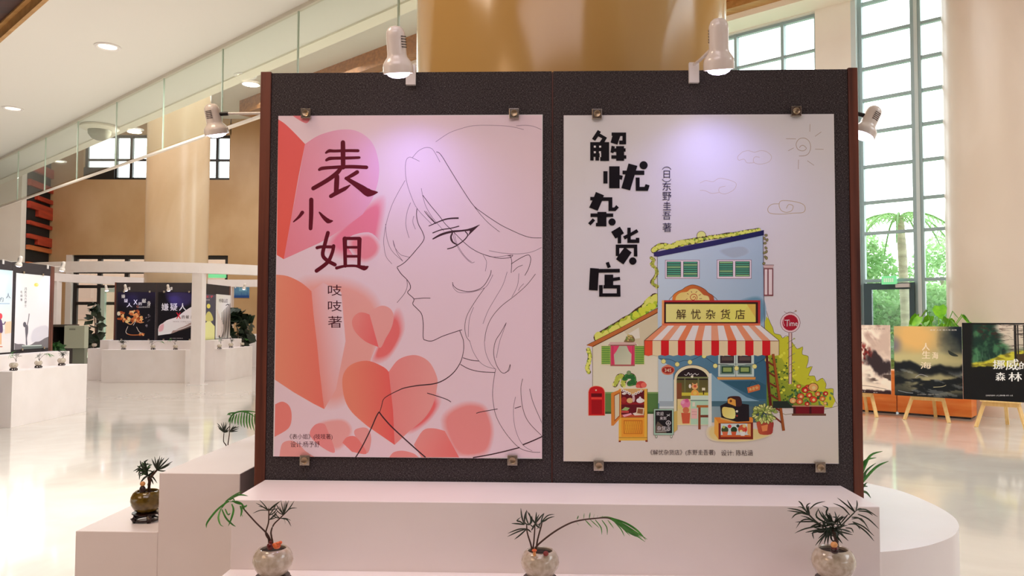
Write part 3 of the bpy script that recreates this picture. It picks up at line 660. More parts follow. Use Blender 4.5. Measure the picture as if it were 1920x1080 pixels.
    def S(sc, ox, oy, w, *p): t.line([(ox+x/sc, oy+y/sc) for x, y in p], [q*1.2/sc for q in w], C, caps=True)
    A = (8.306, 560, 250)
    S(*A, [58, 62, 58], (690, 142), (692, 300), (693, 530)); S(*A, [26, 44, 38, 38, 40], (425, 304), (478, 274), (560, 276), (760, 270), (925, 272)); S(*A, [34, 46, 40, 40, 34], (432, 418), (480, 394), (560, 388), (780, 384), (945, 378))
    S(*A, [36, 46, 42, 46, 48], (322, 566), (370, 546), (520, 532), (800, 520), (1056, 530)); S(*A, [50, 58, 56, 54], (655, 545), (590, 625), (440, 735), (228, 858)); S(*A, [60, 66, 60], (598, 672), (592, 780), (584, 925))
    S(*A, [50, 56, 50, 12], (502, 980), (610, 918), (720, 862), (803, 806)); S(*A, [52, 50, 30], (912, 604), (830, 655), (730, 706)); S(*A, [44, 60, 86, 108, 14], (742, 700), (850, 770), (980, 855), (1090, 925), (1228, 918))
    B = (6.75, 540, 360)
    S(*B, [46, 46, 40], (295, 98), (294, 280), (286, 462)); S(*B, [40, 30, 12], (182, 260), (140, 315), (70, 378)); S(*B, [16, 38, 52, 12], (398, 258), (450, 318), (510, 368), (565, 366))
    S(*B, [40, 40, 40, 40], (506, 516), (470, 650), (440, 790), (490, 862), (594, 920)); S(*B, [36, 36, 40, 42], (578, 682), (560, 770), (500, 890), (362, 998)); S(*B, [34, 32, 32], (368, 706), (430, 694), (580, 696))
    S(*B, [50, 40, 38], (720, 592), (722, 760), (726, 935)); S(*B, [34, 34], (720, 588), (905, 588)); S(*B, [46, 40, 36], (905, 596), (902, 760), (898, 935)); S(*B, [28, 28], (735, 700), (890, 700)); S(*B, [28, 28], (735, 814), (890, 814)); S(*B, [34, 26, 26, 54, 16], (616, 962), (720, 938), (860, 936), (965, 962), (1012, 944))
    D = (60, 12, 26)
    for ch, y0, y1 in (('吱', 534, 554.5), ('吱', 563.5, 584), ('著', 592.5, 614.5)): t.text(ch, 615, y0, 641, y1, D)
    t.text('《表小姐》(吱吱著)', 543, 813.5, 623.5, 825, D); t.text('设计:杨予舒', 545, 827.5, 599.5, 838.5, D)
PMAIN = OM-nM*0.0075
GP = 'posters on the near board'
poster([(520, 216), (1016, 216), (1018, 858), (514, 858)], PMAIN, nM, 'pink poster with paper hearts and a line-drawn face in profile', GP, draw_pink, k=(1.50, 1.72, 1.70), eps=1.2e-5)

def draw_shop(a, t):
    PW_ = (203, 187, 189); K = (14, 8, 14)
    a.poly([(1055.5, 218), (1561, 212), (1575, 868.5), (1058, 866)], PW_)
    a.poly([(1057.3, 712), (1571, 712), (1575, 868.5), (1058, 866)], PW_, ((1300, 700), (1300, 760), (200, 180, 168)))
    def conv(sc, ox, oy): return lambda *p: [(ox+x/sc, oy+y/sc) for x, y in p]
    c5 = conv(6, 1090, 220); c6 = conv(6, 1090, 390)
    T = lambda p: t.poly(p, K)
    # blocky title
    T(c5((120, 243), (185, 143), (220, 165), (207, 183), (288, 230), (258, 282), (205, 282), (235, 238), (190, 215), (155, 265)))
    T(c5((100, 280), (312, 280), (312, 492), (212, 492), (212, 450), (198, 450), (198, 487), (158, 487), (158, 445), (138, 445), (138, 487), (100, 487)))
    T(c5((340, 172), (503, 172), (503, 305), (425, 305), (425, 262), (462, 262), (462, 212), (437, 212), (405, 308), (328, 285), (350, 210), (340, 210)))
    T(c5((340, 320), (378, 330), (372, 350), (390, 350), (390, 325), (480, 325), (480, 350), (497, 350), (497, 388), (480, 388), (480, 428), (505, 428), (505, 467), (480, 467), (480, 490), (392, 490), (392, 467), (337, 467), (337, 428), (392, 428), (392, 390), (365, 390), (360, 405), (327, 395)))
    T(c5((247, 607), (294, 607), (294, 745), (247, 745))); T(c5((312, 552), (430, 552), (430, 650), (467, 658), (455, 705), (430, 697), (430, 798), (312, 798)))
    T(c5((530, 520), (630, 547), (613, 600), (708, 600), (708, 648), (600, 648), (548, 823), (450, 797), (495, 642), (463, 642), (463, 600), (508, 600)))
    T(c5((610, 678), (655, 678), (655, 783), (710, 783), (722, 752), (767, 766), (748, 828), (612, 828)))
    T(c5((163, 840), (255, 878), (245, 900), (348, 900), (348, 1015), (370, 1015), (392, 988), (422, 1015), (383, 1055), (305, 1055), (305, 940), (232, 940), (183, 1052), (88, 1015), (125, 935), (100, 935), (100, 896), (142, 896)))
    T(c6((103, 62), (180, 62), (180, 45), (282, 45), (282, 62), (358, 62), (358, 102), (282, 102), (282, 207), (163, 207), (163, 168), (180, 168), (180, 102), (103, 102))); T(c6((128, 117), (155, 140), (103, 197), (76, 172)))
    T(c6((433, 210), (480, 285), (447, 305), (447, 398), (408, 398), (408, 330), (382, 345), (335, 268)))
    T(c6((517, 222), (555, 222), (555, 278), (622, 238), (643, 270), (555, 318), (555, 355), (612, 355), (612, 336), (652, 336), (652, 393), (517, 393), (517, 338), (488, 355), (468, 320), (517, 296)))
    T(c6((387, 412), (628, 412), (630, 545), (590, 545), (590, 450), (500, 450), (565, 500), (473, 635), (390, 577), (413, 540), (387, 540))); T(c6((273, 618), (308, 605), (332, 665), (296, 678)))
    T(c6((98, 675), (198, 682), (198, 686), (432, 685), (432, 725), (195, 728), (183, 930), (84, 922))); T(c6((260, 750), (358, 750), (358, 785), (432, 775), (438, 810), (358, 823), (358, 867), (438, 867), (440, 997), (200, 997), (198, 867), (240, 867), (240, 960), (398, 960), (398, 905), (248, 905), (248, 867), (260, 867)))
    for (f, x, y, r) in ((c5, 700, 540, 46), (c6, 345, 158, 41), (c6, 578, 597, 42)): p = f((x, y))[0]; t.disc(p[0], p[1], r/6, K)
    for q in ((140, 320, 162, 342), (200, 320, 222, 342), (140, 383, 162, 405), (198, 383, 220, 405), (206, 405, 222, 448)):
        p = c5((q[0], q[1]), (q[2], q[3])); t.rect(*p[0], *p[1], PW_)
    p = c6((427, 452), (478, 452), (427, 520)); t.poly(p, PW_)
    D = (44, 34, 62)
    t.line([(1241.5, 318), (1245, 314.5), (1250, 313.2), (1255, 314.5), (1258, 318)], 1, D); t.line([(1241.5, 336), (1245, 339.5), (1250, 340.6), (1255, 339.5), (1258, 336)], 1, D)
    for ch, x0, y0, x1, y1 in (('日', 1244, 320, 1256, 334), ('东', 1242, 342, 1258, 357.5), ('野', 1242, 360, 1258.5, 376), ('圭', 1243, 378, 1258, 394), ('吾', 1242, 397, 1258, 412), ('著', 1242, 418, 1258.5, 435)): t.text(ch, x0, y0, x1, y1, D)
    t.text('《解忧杂货店》(东野圭吾著)', 1219, 843, 1341, 854.5, (70, 50, 48)); t.text('设计: 陈粘涵', 1352, 843.5, 1411, 854.5, (70, 50, 48))
    # sun and clouds in thin tan line
    c7 = conv(5.143, 1290, 210); Tn = (182, 158, 140)
    for p in (c7((525, 385), (580, 373), (640, 388), (700, 373), (760, 385), (805, 430), (780, 480), (700, 503), (640, 490), (630, 455), (650, 432), (690, 438)), c7((525, 385), (480, 430), (490, 465), (540, 455), (570, 490), (640, 488)),
              c7((115, 685), (170, 662), (240, 672), (300, 640), (380, 652), (460, 685), (450, 740), (390, 780), (340, 790), (300, 770), (305, 730), (360, 715)), c7((115, 755), (165, 760), (230, 785), (300, 775))): a.line(p, 0.8, Tn)
    a.line(c7((880, 885), (810, 890), (770, 930), (790, 975), (900, 985), (1020, 975), (1110, 968), (1130, 925), (1100, 885), (1000, 860), (900, 857), (878, 900), (900, 950), (950, 968), (1000, 950), (1012, 905), (970, 893), (948, 930)), 1.1, (170, 142, 108))
    a.line(c7((1075, 345), (1085, 330), (1110, 322), (1140, 350), (1110, 375), (1060, 360), (1042, 310), (1070, 262), (1120, 252), (1165, 280), (1182, 340), (1165, 395), (1130, 420), (1070, 425)), 1.1, (160, 132, 118))
    for p in (((945, 258), (1040, 260)), ((965, 375), (1018, 347)), ((1225, 235), (1285, 192)), ((1225, 358), (1307, 360)), ((1065, 460), (1063, 550)), ((1150, 470), (1215, 515)), ((1176, 117), (1174, 190))): a.line(c7(*p), 0.9, (160, 132, 118), sm=False)
    OUT = (74, 50, 34)
    R = random.Random(3)
    def foliage(path, size, cols, out=True, jit=1.0, layers=2):
        """clusters of round leaves along a path"""
        P = smooth(path, 4)
        if out:
            for x, y in P: a.disc(x, y-size*0.12, size*0.98, OUT, n=12)
        for i in range(layers):
            for c in cols[i::layers]:
                for x, y in P:
                    a.disc(x+R.uniform(-1, 1)*size*0.5*jit, y+R.uniform(-0.8, 0.6)*size*0.6*jit, size*R.uniform(0.35, 0.75), c, n=10)
    YG = [(196, 190, 70), (166, 168, 52), (112, 140, 48), (206, 200, 96)]
    # hedge behind at right
    hedge = [(1434, 590), (1441, 598), (1445, 607), (1449, 615), (1452, 625), (1463, 628), (1467.5, 634), (1477, 630), (1494, 654), (1505, 650), (1504, 664), (1515, 668), (1515, 679), (1512, 690), (1523, 687), (1516, 704), (1527, 705), (1531, 715), (1542, 709), (1549, 720), (1548, 729), (1562, 729), (1562, 742), (1566, 752), (1560, 764), (1436, 764)]
    a.poly(hedge, (188, 178, 44)); a.outline(hedge, 0.9, (104, 90, 30), n=3)
    a.poly([(1437, 670), (1452, 664), (1466, 672), (1476, 690), (1484, 706), (1500, 720), (1530, 730), (1540, 762), (1437, 764)], (86, 112, 38), ((1440, 740), (1500, 690), (168, 164, 44)))
    for i in range(70): a.disc(R.uniform(1440, 1490), R.uniform(672, 758), R.uniform(1, 2.2), (56, 82, 34), n=8)
    for i in range(40):
        x, y = R.uniform(1455, 1540), R.uniform(660, 750)
        if y > 640+(x-1455)*1.05: a.disc(x, y, R.uniform(1.5, 3), (206, 196, 62), n=8)
    for i in range(26):
        x, y = R.uniform(1458, 1540), R.uniform(668, 752)
        if y > 640+(x-1455)*1.05: a.line([(x, y), (x+2, y-2), (x+4, y)], 0.7, (110, 110, 30))
    # left house
    a.poly([(1111, 649), (1234, 586), (1234, 777), (1111, 777)], (206, 190, 164), ((1120, 640), (1234, 760), (214, 200, 178)))
    a.poly([(1170, 622), (1234, 588), (1234, 648), (1200, 650)], (196, 176, 146)); a.poly([(1178, 626), (1198, 614), (1200, 634), (1186, 636)], (218, 204, 180))
    a.rect(1111, 735, 1236, 776, (92, 118, 62), ((1111, 750), (1236, 750), (78, 108, 58)))
    a.rect(1111, 772, 1236, 776, (52, 78, 44)); a.rect(1111, 735, 1236, 738, (118, 140, 84))
    foliage([(1122, 634), (1133, 628), (1146, 620), (1160, 612), (1172, 604), (1184, 598), (1196, 588), (1208, 580), (1220, 568), (1228, 560)], 9.5, YG)
    foliage([(1190, 594), (1202, 588), (1214, 580), (1226, 572)], 8, [(84, 136, 44), (170, 180, 48), (120, 150, 44), (196, 196, 60)], out=False)
    a.poly([(1100, 647.5), (1165, 614), (1233, 577.5), (1233, 586), (1165, 622), (1112, 650.5)], (178, 96, 50)); a.line([(1111, 650), (1165, 622.5), (1233, 586)], 1.4, (88, 40, 24), sm=False); a.line([(1100, 647), (1165, 614), (1233, 577.5)], 0.8, OUT, sm=False)
    foliage([(1103, 656), (1106, 668), (1104, 680), (1101, 690), (1104, 698)], 4.2, YG)
    a.line([(1111, 650), (1111, 776)], 0.8, (120, 90, 60), sm=False)
    # curtain window
    for x0, x1 in ((1128, 1144), (1190.5, 1207.4)):
        a.rect(x0-0.8, 648, x1+0.8, 683.4, (196, 180, 120)); a.rect(x0, 649, x1, 682.4, (96, 136, 60))
        for i in range(8): a.line([(x0, 651.5+i*4), (x1, 651.5+i*4)], 1.2, (150, 166, 70), sm=False)
    a.rect(1144.5, 647, 1190.2, 686.3, (160, 80, 76)); a.rect(1146, 648.5, 1189, 683.5, (158, 156, 130), ((1150, 650), (1180, 684), (196, 186, 160)))
    a.poly([(1146, 648.5), (1161, 648.5), (1156, 658), (1151, 665), (1152.5, 683.5), (1146, 683.5)], (204, 60, 92)); a.poly([(1175, 648.5), (1189, 648.5), (1189, 683.5), (1183, 683.5), (1184, 664), (1179, 658)], (204, 60, 92))
    a.line([(1149, 649), (1149, 683)], 1, (160, 40, 70), sm=False); a.line([(1186.5, 649), (1186.5, 683)], 1, (160, 40, 70), sm=False)
    a.poly([(1140.5, 647), (1144, 641.5), (1192, 641.5), (1194, 647)], (196, 156, 146)); a.line([(1140.5, 647), (1194, 647)], 1, (110, 60, 50), sm=False)
    a.sp([(1170, 640), (1176, 632), (1184, 628), (1190, 635), (1188, 641.5), (1172, 641.5)], (122, 96, 60)); 
    for i in range(16): a.disc(R.uniform(1171, 1190), R.uniform(628, 638), 1.7, [(112, 124, 62), (186, 160, 92)][i % 2], n=8)
    # main house wall
    wall = [(1232, 481), (1340, 460), (1430, 441), (1432, 560), (1434, 662), (1234, 662)]
    a.poly(wall, (184, 188, 200), ((1240, 500), (1425, 600), (142, 158, 178)))
    a.soft([(1380, 575), (1410, 560), (1428, 566), (1428, 600), (1395, 605)], (96, 130, 152), (146, 162, 180), 1.25); a.soft([(1355, 470), (1390, 464), (1400, 474), (1375, 482)], (156, 160, 172), (166, 174, 190), 1.3)
    foliage([(1226, 470), (1236, 463), (1246, 462), (1258, 464), (1272, 458), (1286, 455), (1304, 452), (1318, 448)], 6, YG)
    a.disc(1315, 442, 9, OUT); a.disc(1315, 442, 8.2, (206, 198, 120)); foliage([(1308, 450), (1330, 446), (1348, 444), (1362, 441), (1376, 440), (1392, 437), (1402, 435), (1412, 434), (1422, 432)], 4.4, YG)
    a.poly([(1225.5, 473), (1340, 450.5), (1432, 431.5), (1432, 441), (1340, 460.5), (1233, 481.5), (1226, 480.5)], (50, 40, 86), ((1230, 475), (1430, 436), (28, 30, 74)))
    foliage([(1221, 484), (1226, 488), (1222, 496), (1228, 502), (1232, 510), (1228, 520), (1222, 530), (1232, 538)], 3.2, [(176, 166, 70), (150, 150, 60), (196, 186, 100)], jit=1.4)
    a.line([(1232.5, 482), (1233, 580)], 0.8, OUT, sm=False); a.line([(1430.5, 441), (1434, 662)], 0.9, (70, 60, 70), sm=False)
    for i, (x, y) in enumerate(((1436, 441), (1433, 447), (1438, 450), (1434, 456), (1436, 465), (1437, 472), (1433, 474), (1435, 482), (1437, 484), (1432, 494))):
        a.disc(x, y, 3.2, OUT, 2.4, rot=i); a.disc(x, y, 2.5, (134, 122, 78), 1.8, rot=i)
    # louvred windows
    for (ox0, oy0, ox1, oy1, ins) in ((1247, 487.5, 1311.7, 522.6, ((1250, 490.5, 1276.7, 519.5), (1281, 490.5, 1308, 519.5))), (1344, 487, 1409, 522.6, ((1348, 490, 1374.3, 518.6), (1378.5, 490, 1405.7, 518.6)))):
        a.rect(ox0, oy0, ox1, oy1, (120, 70, 90)); a.rect(ox0+0.8, oy0+0.8, ox1-0.8, oy1-0.8, (214, 188, 196))
        for q in ins:
            a.rect(*q, (44, 40, 44)); h = (q[3]-q[1])/7
            for i in range(7): a.rect(q[0]+0.9, q[1]+i*h+0.7, q[2]-0.9, q[1]+(i+1)*h-0.6, (76, 140, 112) if (i*3+int(q[0])) % 4 else (132, 168, 116))
    a.rect(1431.7, 503, 1449.6, 555, (120, 62, 66))
    for x0, x1 in ((1433.5, 1438.5), (1441, 1447.5)): a.rect(x0, 505, x1, 552.5, (214, 186, 186))
    a.poly([(1430.7, 497), (1451, 497), (1448.5, 502.5), (1432, 502.5)], (196, 160, 156)); a.line([(1430.7, 497), (1451, 497)], 0.9, (110, 60, 66), sm=False)
    # cloud sign and main sign
    a.poly(smooth([(1260, 566), (1262, 554), (1270, 547), (1279, 543), (1286, 538), (1298, 534), (1311, 537), (1322, 543), (1328, 549), (1337, 555), (1339.5, 566)], 5), (206, 112, 46), ((1265, 560), (1338, 545), (160, 70, 44)))
    a.outline([(1260, 566), (1262, 554), (1270, 547), (1279, 543), (1286, 538), (1298, 534), (1311, 537), (1322, 543), (1328, 549), (1337, 555), (1339.5, 566)], 0.9, OUT)
    a.poly(smooth([(1266, 566), (1268, 556), (1276, 549), (1288, 547), (1295, 542), (1306, 542), (1314, 548), (1319, 553), (1328, 556), (1331, 566)], 5), (226, 178, 104), ((1275, 550), (1330, 566), (232, 190, 124)))
    a.line([(1299, 559), (1301, 556), (1304, 558), (1302, 562), (1297, 562), (1294, 557), (1298, 552), (1304, 552), (1307, 557), (1306, 562)], 1.2, (176, 64, 36))
    for p in (((1297, 549), (1296, 546)), ((1304, 549), (1307, 546)), ((1310, 554), (1314, 552)), ((1311, 560), (1316, 560)), ((1291, 552), (1288, 550)), ((1289, 560), (1286, 562))): a.line(p, 1, (120, 60, 40), sm=False)
    a.rect(1241, 563, 1425.5, 610.5, (172, 40, 42)); a.rect(1241, 563, 1245, 610.5, (214, 140, 80)); a.rect(1241, 606.5, 1425.5, 610.5, (206, 104, 70)); a.rect(1245.5, 566.5, 1421, 606, (46, 20, 18)); a.rect(1248.5, 570, 1416.8, 604, (226, 202, 124), ((1250, 575), (1410, 600), (222, 190, 88)))
    a.poly([(1370, 570), (1404, 570), (1380, 604), (1352, 604)], (226, 198, 96)); a.poly([(1400, 570), (1416.8, 570), (1416.8, 596)], (206, 164, 76))
    for i, ch in enumerate('解忧杂货店'): xx = 1268+i*27.6; t.text(ch, xx, 580, xx+18, 598.5, (58, 30, 20))
    # shop front
    a.rect(1234, 662, 1437, 778, (92, 124, 146), ((1240, 700), (1436, 700), (52, 88, 110)))
    a.poly([(1234, 672), (1262, 690), (1262, 756), (1234, 756)], (172, 178, 184)); a.rect(1236, 752, 1263, 762, (146, 152, 158)); a.rect(1236, 762, 1263, 777, (188, 188, 186)); a.rect(1334, 752, 1437, 762, (64, 92, 104)); a.rect(1334, 762, 1437, 792, (128, 142, 148), ((1334, 770), (1436, 770), (44, 66, 76)))
    a.poly([(1334, 700), (1344, 710), (1400, 745), (1424, 752), (1334, 752)], (124, 150, 166)); a.poly([(1352, 714), (1420, 714), (1436, 722), (1436, 748), (1420, 748)], (44, 80, 98))
    # doorway
    arch = smooth([(1263.3, 712), (1266, 701), (1274, 691.5), (1286, 686), (1297.5, 684.5), (1310, 686), (1323, 692), (1331, 701), (1333.8, 712)], 4)
    a.poly([(1263.3, 800)]+arch+[(1334.5, 811.5), (1327.5, 806), (1327.5, 797), (1263.3, 797)], (214, 192, 158)); a.line(arch, 0.8, OUT, sm=False)
    inn = smooth([(1268.5, 712), (1271, 703), (1278, 696), (1287, 691.5), (1297.5, 690), (1308, 691.5), (1318, 696), (1325, 703), (1328, 712)], 4)
    a.poly([(1268.5, 796)]+inn+[(1328, 796)], (74, 68, 44), ((1298, 700), (1298, 745), (124, 104, 40))); a.poly(inn, (38, 26, 28))
    a.rect(1269, 706.5, 1328, 709.5, (118, 116, 76)); a.rect(1283, 709.5, 1285, 736, (104, 104, 66)); a.rect(1308, 709.5, 1310.5, 736, (104, 104, 66)); a.rect(1268.5, 736, 1328, 742, (188, 168, 56)); a.rect(1268.5, 718, 1278, 748, (120, 66, 40))
    a.rect(1270, 748, 1296, 796, (206, 176, 122))
    a.line([(1283, 702), (1287, 703.5), (1291, 698.5), (1293, 703), (1296, 700.5), (1299, 703), (1303, 700), (1306, 703), (1310, 701)], 0.9, (222, 206, 206))
    a.disc(1297.5, 706, 2.4, (230, 220, 180))
    a.sp([(1296, 741), (1297, 733), (1303, 730), (1309, 734), (1310, 741)], (216, 146, 66)); a.disc(1302.5, 725, 6, (222, 150, 96), 5.2); a.poly([(1297, 721), (1298, 717.5), (1301, 720)], (222, 150, 96)); a.poly([(1304, 720), (1307, 717.5), (1308, 721.5)], (222, 150, 96)); a.disc(1303, 724, 2.6, (190, 70, 50)); a.disc(1293.5, 724, 2.2, (226, 206, 186), 4); a.disc(1303, 737, 3.6, (236, 170, 80))
    a.rect(1316, 727, 1322, 732, (216, 196, 170)); a.rect(1318, 732, 1320, 740, (60, 30, 24))
    a.rect(1294.5, 741.5, 1329, 796, (164, 186, 160)); a.rect(1294.5, 741.5, 1329, 750, (190, 204, 178)); a.rect(1294.5, 750, 1329, 751.5, (70, 100, 90)); a.rect(1295.5, 766, 1307.5, 785, (220, 160, 154)); a.rect(1298, 754, 1303, 762, (206, 190, 170)); a.line([(1297, 772), (1306, 772)], 0.6, (160, 90, 90), sm=False); a.line([(1297, 777), (1306, 777)], 0.6, (160, 90, 90), sm=False)
    a.rect(1306, 759.5, 1329, 764, (164, 92, 44)); a.rect(1309, 764, 1313.5, 805, (132, 60, 34)); a.rect(1313.5, 778, 1329, 782.5, (110, 48, 32))
    a.poly([(1277, 774), (1294, 774), (1292.5, 794), (1279.5, 794)], (190, 80, 54)); a.disc(1285, 757, 9, (206, 110, 140)); a.disc(1280, 754, 3.5, (222, 140, 166)); a.disc(1288, 751, 3.5, (190, 80, 120)); a.disc(1275, 763, 4, (206, 178, 110)); a.disc(1286, 769, 6, (190, 100, 70))
    a.rect(1327.8, 700, 1334, 811, (206, 196, 186))
    # side window
    a.rect(1346.5, 664, 1413.5, 706, (182, 186, 178))
    for x0, x1 in ((1350, 1376), (1383, 1408.5)):
        a.rect(x0, 667, x1, 681, (50, 40, 44)); a.rect(x0+3, 669, x1-2, 676, (86, 66, 62)); a.rect(x0, 684.5, x1+1, 702, (104, 122, 112)); a.rect(x0+3, 687, x1-2, 699.5, (32, 60, 44)); a.rect(x0+5.5, 689, x1-4.5, 697, (136, 148, 84))
    a.line([(1379.5, 664), (1379.5, 706)], 0.9, (70, 80, 80), sm=False); a.line([(1346.5, 682.5), (1413.5, 682.5)], 0.9, (90, 100, 96), sm=False)
    a.poly([(1344, 707), (1416.5, 707), (1416, 711.5), (1346, 712)], (206, 136, 64))
    a.poly([(1400.5, 726.5), (1422, 720.5), (1425, 723), (1424.5, 731), (1402.5, 737)], (190, 96, 52)); t.line([(1405, 732.5), (1421, 727.8)], 0.1, (236, 206, 130)); 
    for i, ch in enumerate('休息中'): t.text(ch, 1404+i*6, 727.2-i*1.6, 1409.2+i*6, 733-i*1.6, (236, 206, 130))
    a.line([(1404, 726), (1410, 714), (1420, 721)], 0.7, (30, 40, 50), sm=False)
    # bulbs on a string
    BL = ((1244, 677.5), (1269.6, 683), (1293.5, 679), (1320, 667.5), (1341, 686), (1380.7, 690.5), (1414.7, 687), (1438, 674.7))
    a.line([(1236, 672), (1244, 673), (1256, 674), (1269.6, 679), (1282, 676), (1293.5, 676), (1308, 670), (1320, 664)], 0.8, (30, 44, 60)); a.line([(1320, 668), (1341, 682), (1362, 684), (1380.7, 687), (1400, 684), (1414.7, 683), (1438, 670)], 0.8, (30, 44, 60))
    for x, y in BL: a.disc(x, y, 4.6, (120, 100, 50))
    for x, y in BL: a.disc(x, y, 4, (230, 208, 122))
    a.sp([(1240.5, 690), (1245, 686.5), (1252, 683.5), (1259, 686.5), (1264, 690), (1264, 697), (1259, 701.5), (1252, 703), (1245, 701.5), (1240.5, 697)], (196, 110, 84)); a.sp([(1242.5, 690.5), (1252, 688), (1262, 690.5), (1262, 697), (1252, 700.5), (1242.5, 697)], (150, 36, 30))
    t.text('345', 1246, 691, 1258.5, 697.5, (232, 196, 170))
    # awning
    BX = [1208, 1223.3, 1239.3, 1254, 1271, 1285, 1302.5, 1316.4, 1333.5, 1348, 1364.4, 1380.7, 1397, 1412.6, 1429, 1444, 1460.5]
    for i in range(16):
        x0, x1 = BX[i], BX[i+1]; t0, t1 = 1240.7+(1426.5-1240.7)*i/16, 1240.7+(1426.5-1240.7)*(i+1)/16; red = i % 2 == 0
        ctop = [(222, 130, 96), (214, 116, 78), (226, 140, 110)][i % 3] if red else (220, 206, 194)
        a.poly([(t0, 610.5), (t1, 610.5), (x1, 638.5), (x0, 638.5)], ctop)
        a.poly([(x0, 638.5), (x1, 638.5), (x1, 665.5), ((x0+x1)/2, 667.5), (x0, 665.5)], ((196, 26, 32) if i else (214, 70, 46)) if red else (220, 184, 146))
    a.line([(1208, 638.5), (1460.5, 639)], 0.8, (140, 60, 40), sm=False); a.line([(1240.7, 610.5), (1208, 638.5), (1208, 666)], 0.9, OUT, sm=False); a.line([(1426.5, 610.5), (1460.5, 638.5), (1460.5, 666)], 0.9, OUT, sm=False)
    # letter box
    mb = [(1103.3, 779)]+smooth([(1103.3, 735), (1106, 728), (1112, 724.6), (1119, 723.8), (1127, 725.5), (1132, 729.5), (1134, 736)], 3)+[(1134, 779)]
    a.poly(mb, (182, 24, 28)); a.outline(mb, 1, (226, 130, 100), n=1); a.rect(1108.5, 737.5, 1128.5, 744, (96, 10, 18)); a.rect(1109, 750, 1128.5, 776, (150, 14, 22)); a.rect(1108.5, 745, 1128.5, 748.5, (206, 60, 50)); a.disc(1117.5, 731.5, 1.5, (230, 180, 160))
    # cabinet
    a.rect(1160, 729, 1214, 826, (222, 158, 60)); a.poly([(1160, 826), (1164, 826), (1164, 829), (1160, 829)], (120, 40, 20)); a.rect(1210, 825, 1214.5, 828.5, (140, 60, 30)); a.rect(1164.5, 731, 1208, 783, (92, 18, 26)); a.rect(1164.5, 754.5, 1208, 758.5, (134, 26, 32)); a.rect(1164.5, 777.5, 1208, 782.5, (176, 70, 40)); a.rect(1165, 784, 1208, 819, (214, 136, 44)); a.rect(1169.5, 788, 1204.5, 813.5, (180, 86, 24)); a.rect(1170.7, 789.5, 1203.5, 812.5, (216, 150, 46), ((1172, 790), (1200, 812), (206, 124, 38)))
    for i in range(8): a.line([(1171+i*4, 789.5), (1171+i*4+4, 812.5)], 0.5, (182, 104, 34), sm=False); a.line([(1175+i*4, 789.5), (1171+i*4, 812.5)], 0.5, (182, 104, 34), sm=False)
    a.line([(1160, 820.5), (1214, 820.5)], 0.9, (140, 70, 30), sm=False); a.line([(1213.8, 729), (1213.8, 828)], 0.9, OUT, sm=False)
    a.poly([(1145.7, 737), (1163.5, 730), (1163.5, 783), (1150.5, 798), (1146, 798)], (198, 116, 48)); a.poly([(1151, 741), (1162, 735.5), (1162, 780.5), (1152, 790.5)], (152, 72, 34)); a.poly([(1152.5, 742.5), (1161, 738), (1161, 779), (1153, 787)], (196, 178, 150))
    for (x, y, r, ry, c) in ((1170, 750, 5.5, 6, (150, 40, 36)), (1170, 738, 4, 2, (216, 196, 186)), (1181, 751, 6, 5, (196, 150, 96)), (1188, 747, 2.5, 7, (190, 150, 150)), (1200, 751, 7, 4.8, (222, 208, 196)), (1200, 745, 2, 1.4, (222, 208, 196)), (1206, 751, 2.4, 2.6, (206, 190, 180))): a.disc(x, y, r, c, ry)
    a.poly([(1165, 769), (1172, 763), (1181, 765), (1176, 770)], (140, 160, 100)); a.rect(1165, 770, 1179, 774, (176, 60, 56)); a.poly([(1167, 778), (1183, 774.5), (1185, 777), (1170, 782)], (222, 140, 150)); a.poly([(1186, 775), (1194, 773), (1207, 778), (1190, 779)], (222, 190, 180)); a.poly([(1194, 764), (1208, 765), (1206.5, 778.5), (1192.5, 776.5)], (206, 180, 150)); a.poly([(1196, 766), (1206, 767), (1205, 776.5), (1194.5, 774.5)], (140, 80, 50))
    a.poly([(1166, 729.5), (1211, 729.5), (1200, 736), (1187, 741), (1176, 735.5)], (196, 150, 96))
    for x, y in ((1167, 731.5), (1171.5, 733.5), (1176, 735.5), (1180.5, 738), (1187, 740.5), (1192, 738), (1197, 735.5), (1202, 733)): a.disc(x, y, 2.6, (222, 204, 190), n=10)
    for x, y in ((1167, 731.7), (1171.5, 733.7), (1176, 735.9), (1180.5, 738.2), (1187, 740.9), (1192, 738.2), (1197, 735.7), (1202, 733.3)): a.disc(x, y, 1.1, (92, 30, 30), n=8)
    foliage([(1153, 722), (1157, 714), (1160, 707), (1166, 706), (1170, 712), (1168, 722)], 5, [(206, 196, 110), (190, 186, 84), (216, 206, 130), (170, 170, 70)])
    foliage([(1172, 710), (1178, 705), (1186, 706), (1188, 714), (1180, 720), (1190, 718)], 5, [(96, 150, 56), (60, 122, 52), (84, 140, 64), (44, 92, 46)]); a.disc(1179, 699, 4.2, (92, 110, 72)); a.disc(1179, 699, 3.4, (120, 136, 92))
    a.disc(1202, 721, 9.5, (190, 60, 56), 6.5); a.disc(1207, 722, 5.5, (214, 100, 84), 5); a.disc(1196, 724, 4, (206, 90, 76), 3.5)
    # chalkboard
    a.poly([(1262, 772), (1270, 770), (1270, 805), (1262, 812)], (190, 156, 84)); a.rect(1225.6, 766.5, 1263, 815.5, (150, 172, 154)); a.outline([(1225.6, 766.5), (1263, 766.5), (1263, 815.5), (1225.6, 815.5)], 0.9, OUT, n=1); a.rect(1228.4, 769.3, 1260, 812, (28, 24, 26)); a.poly([(1229, 800), (1233, 790), (1245, 800), (1250, 812), (1229, 812)], (92, 76, 66))
    for x in (1230.5, 1258.5): a.disc(x, 818.5, 2.2, OUT, 3); a.disc(x, 818.2, 1.5, (190, 190, 170), 2.3)
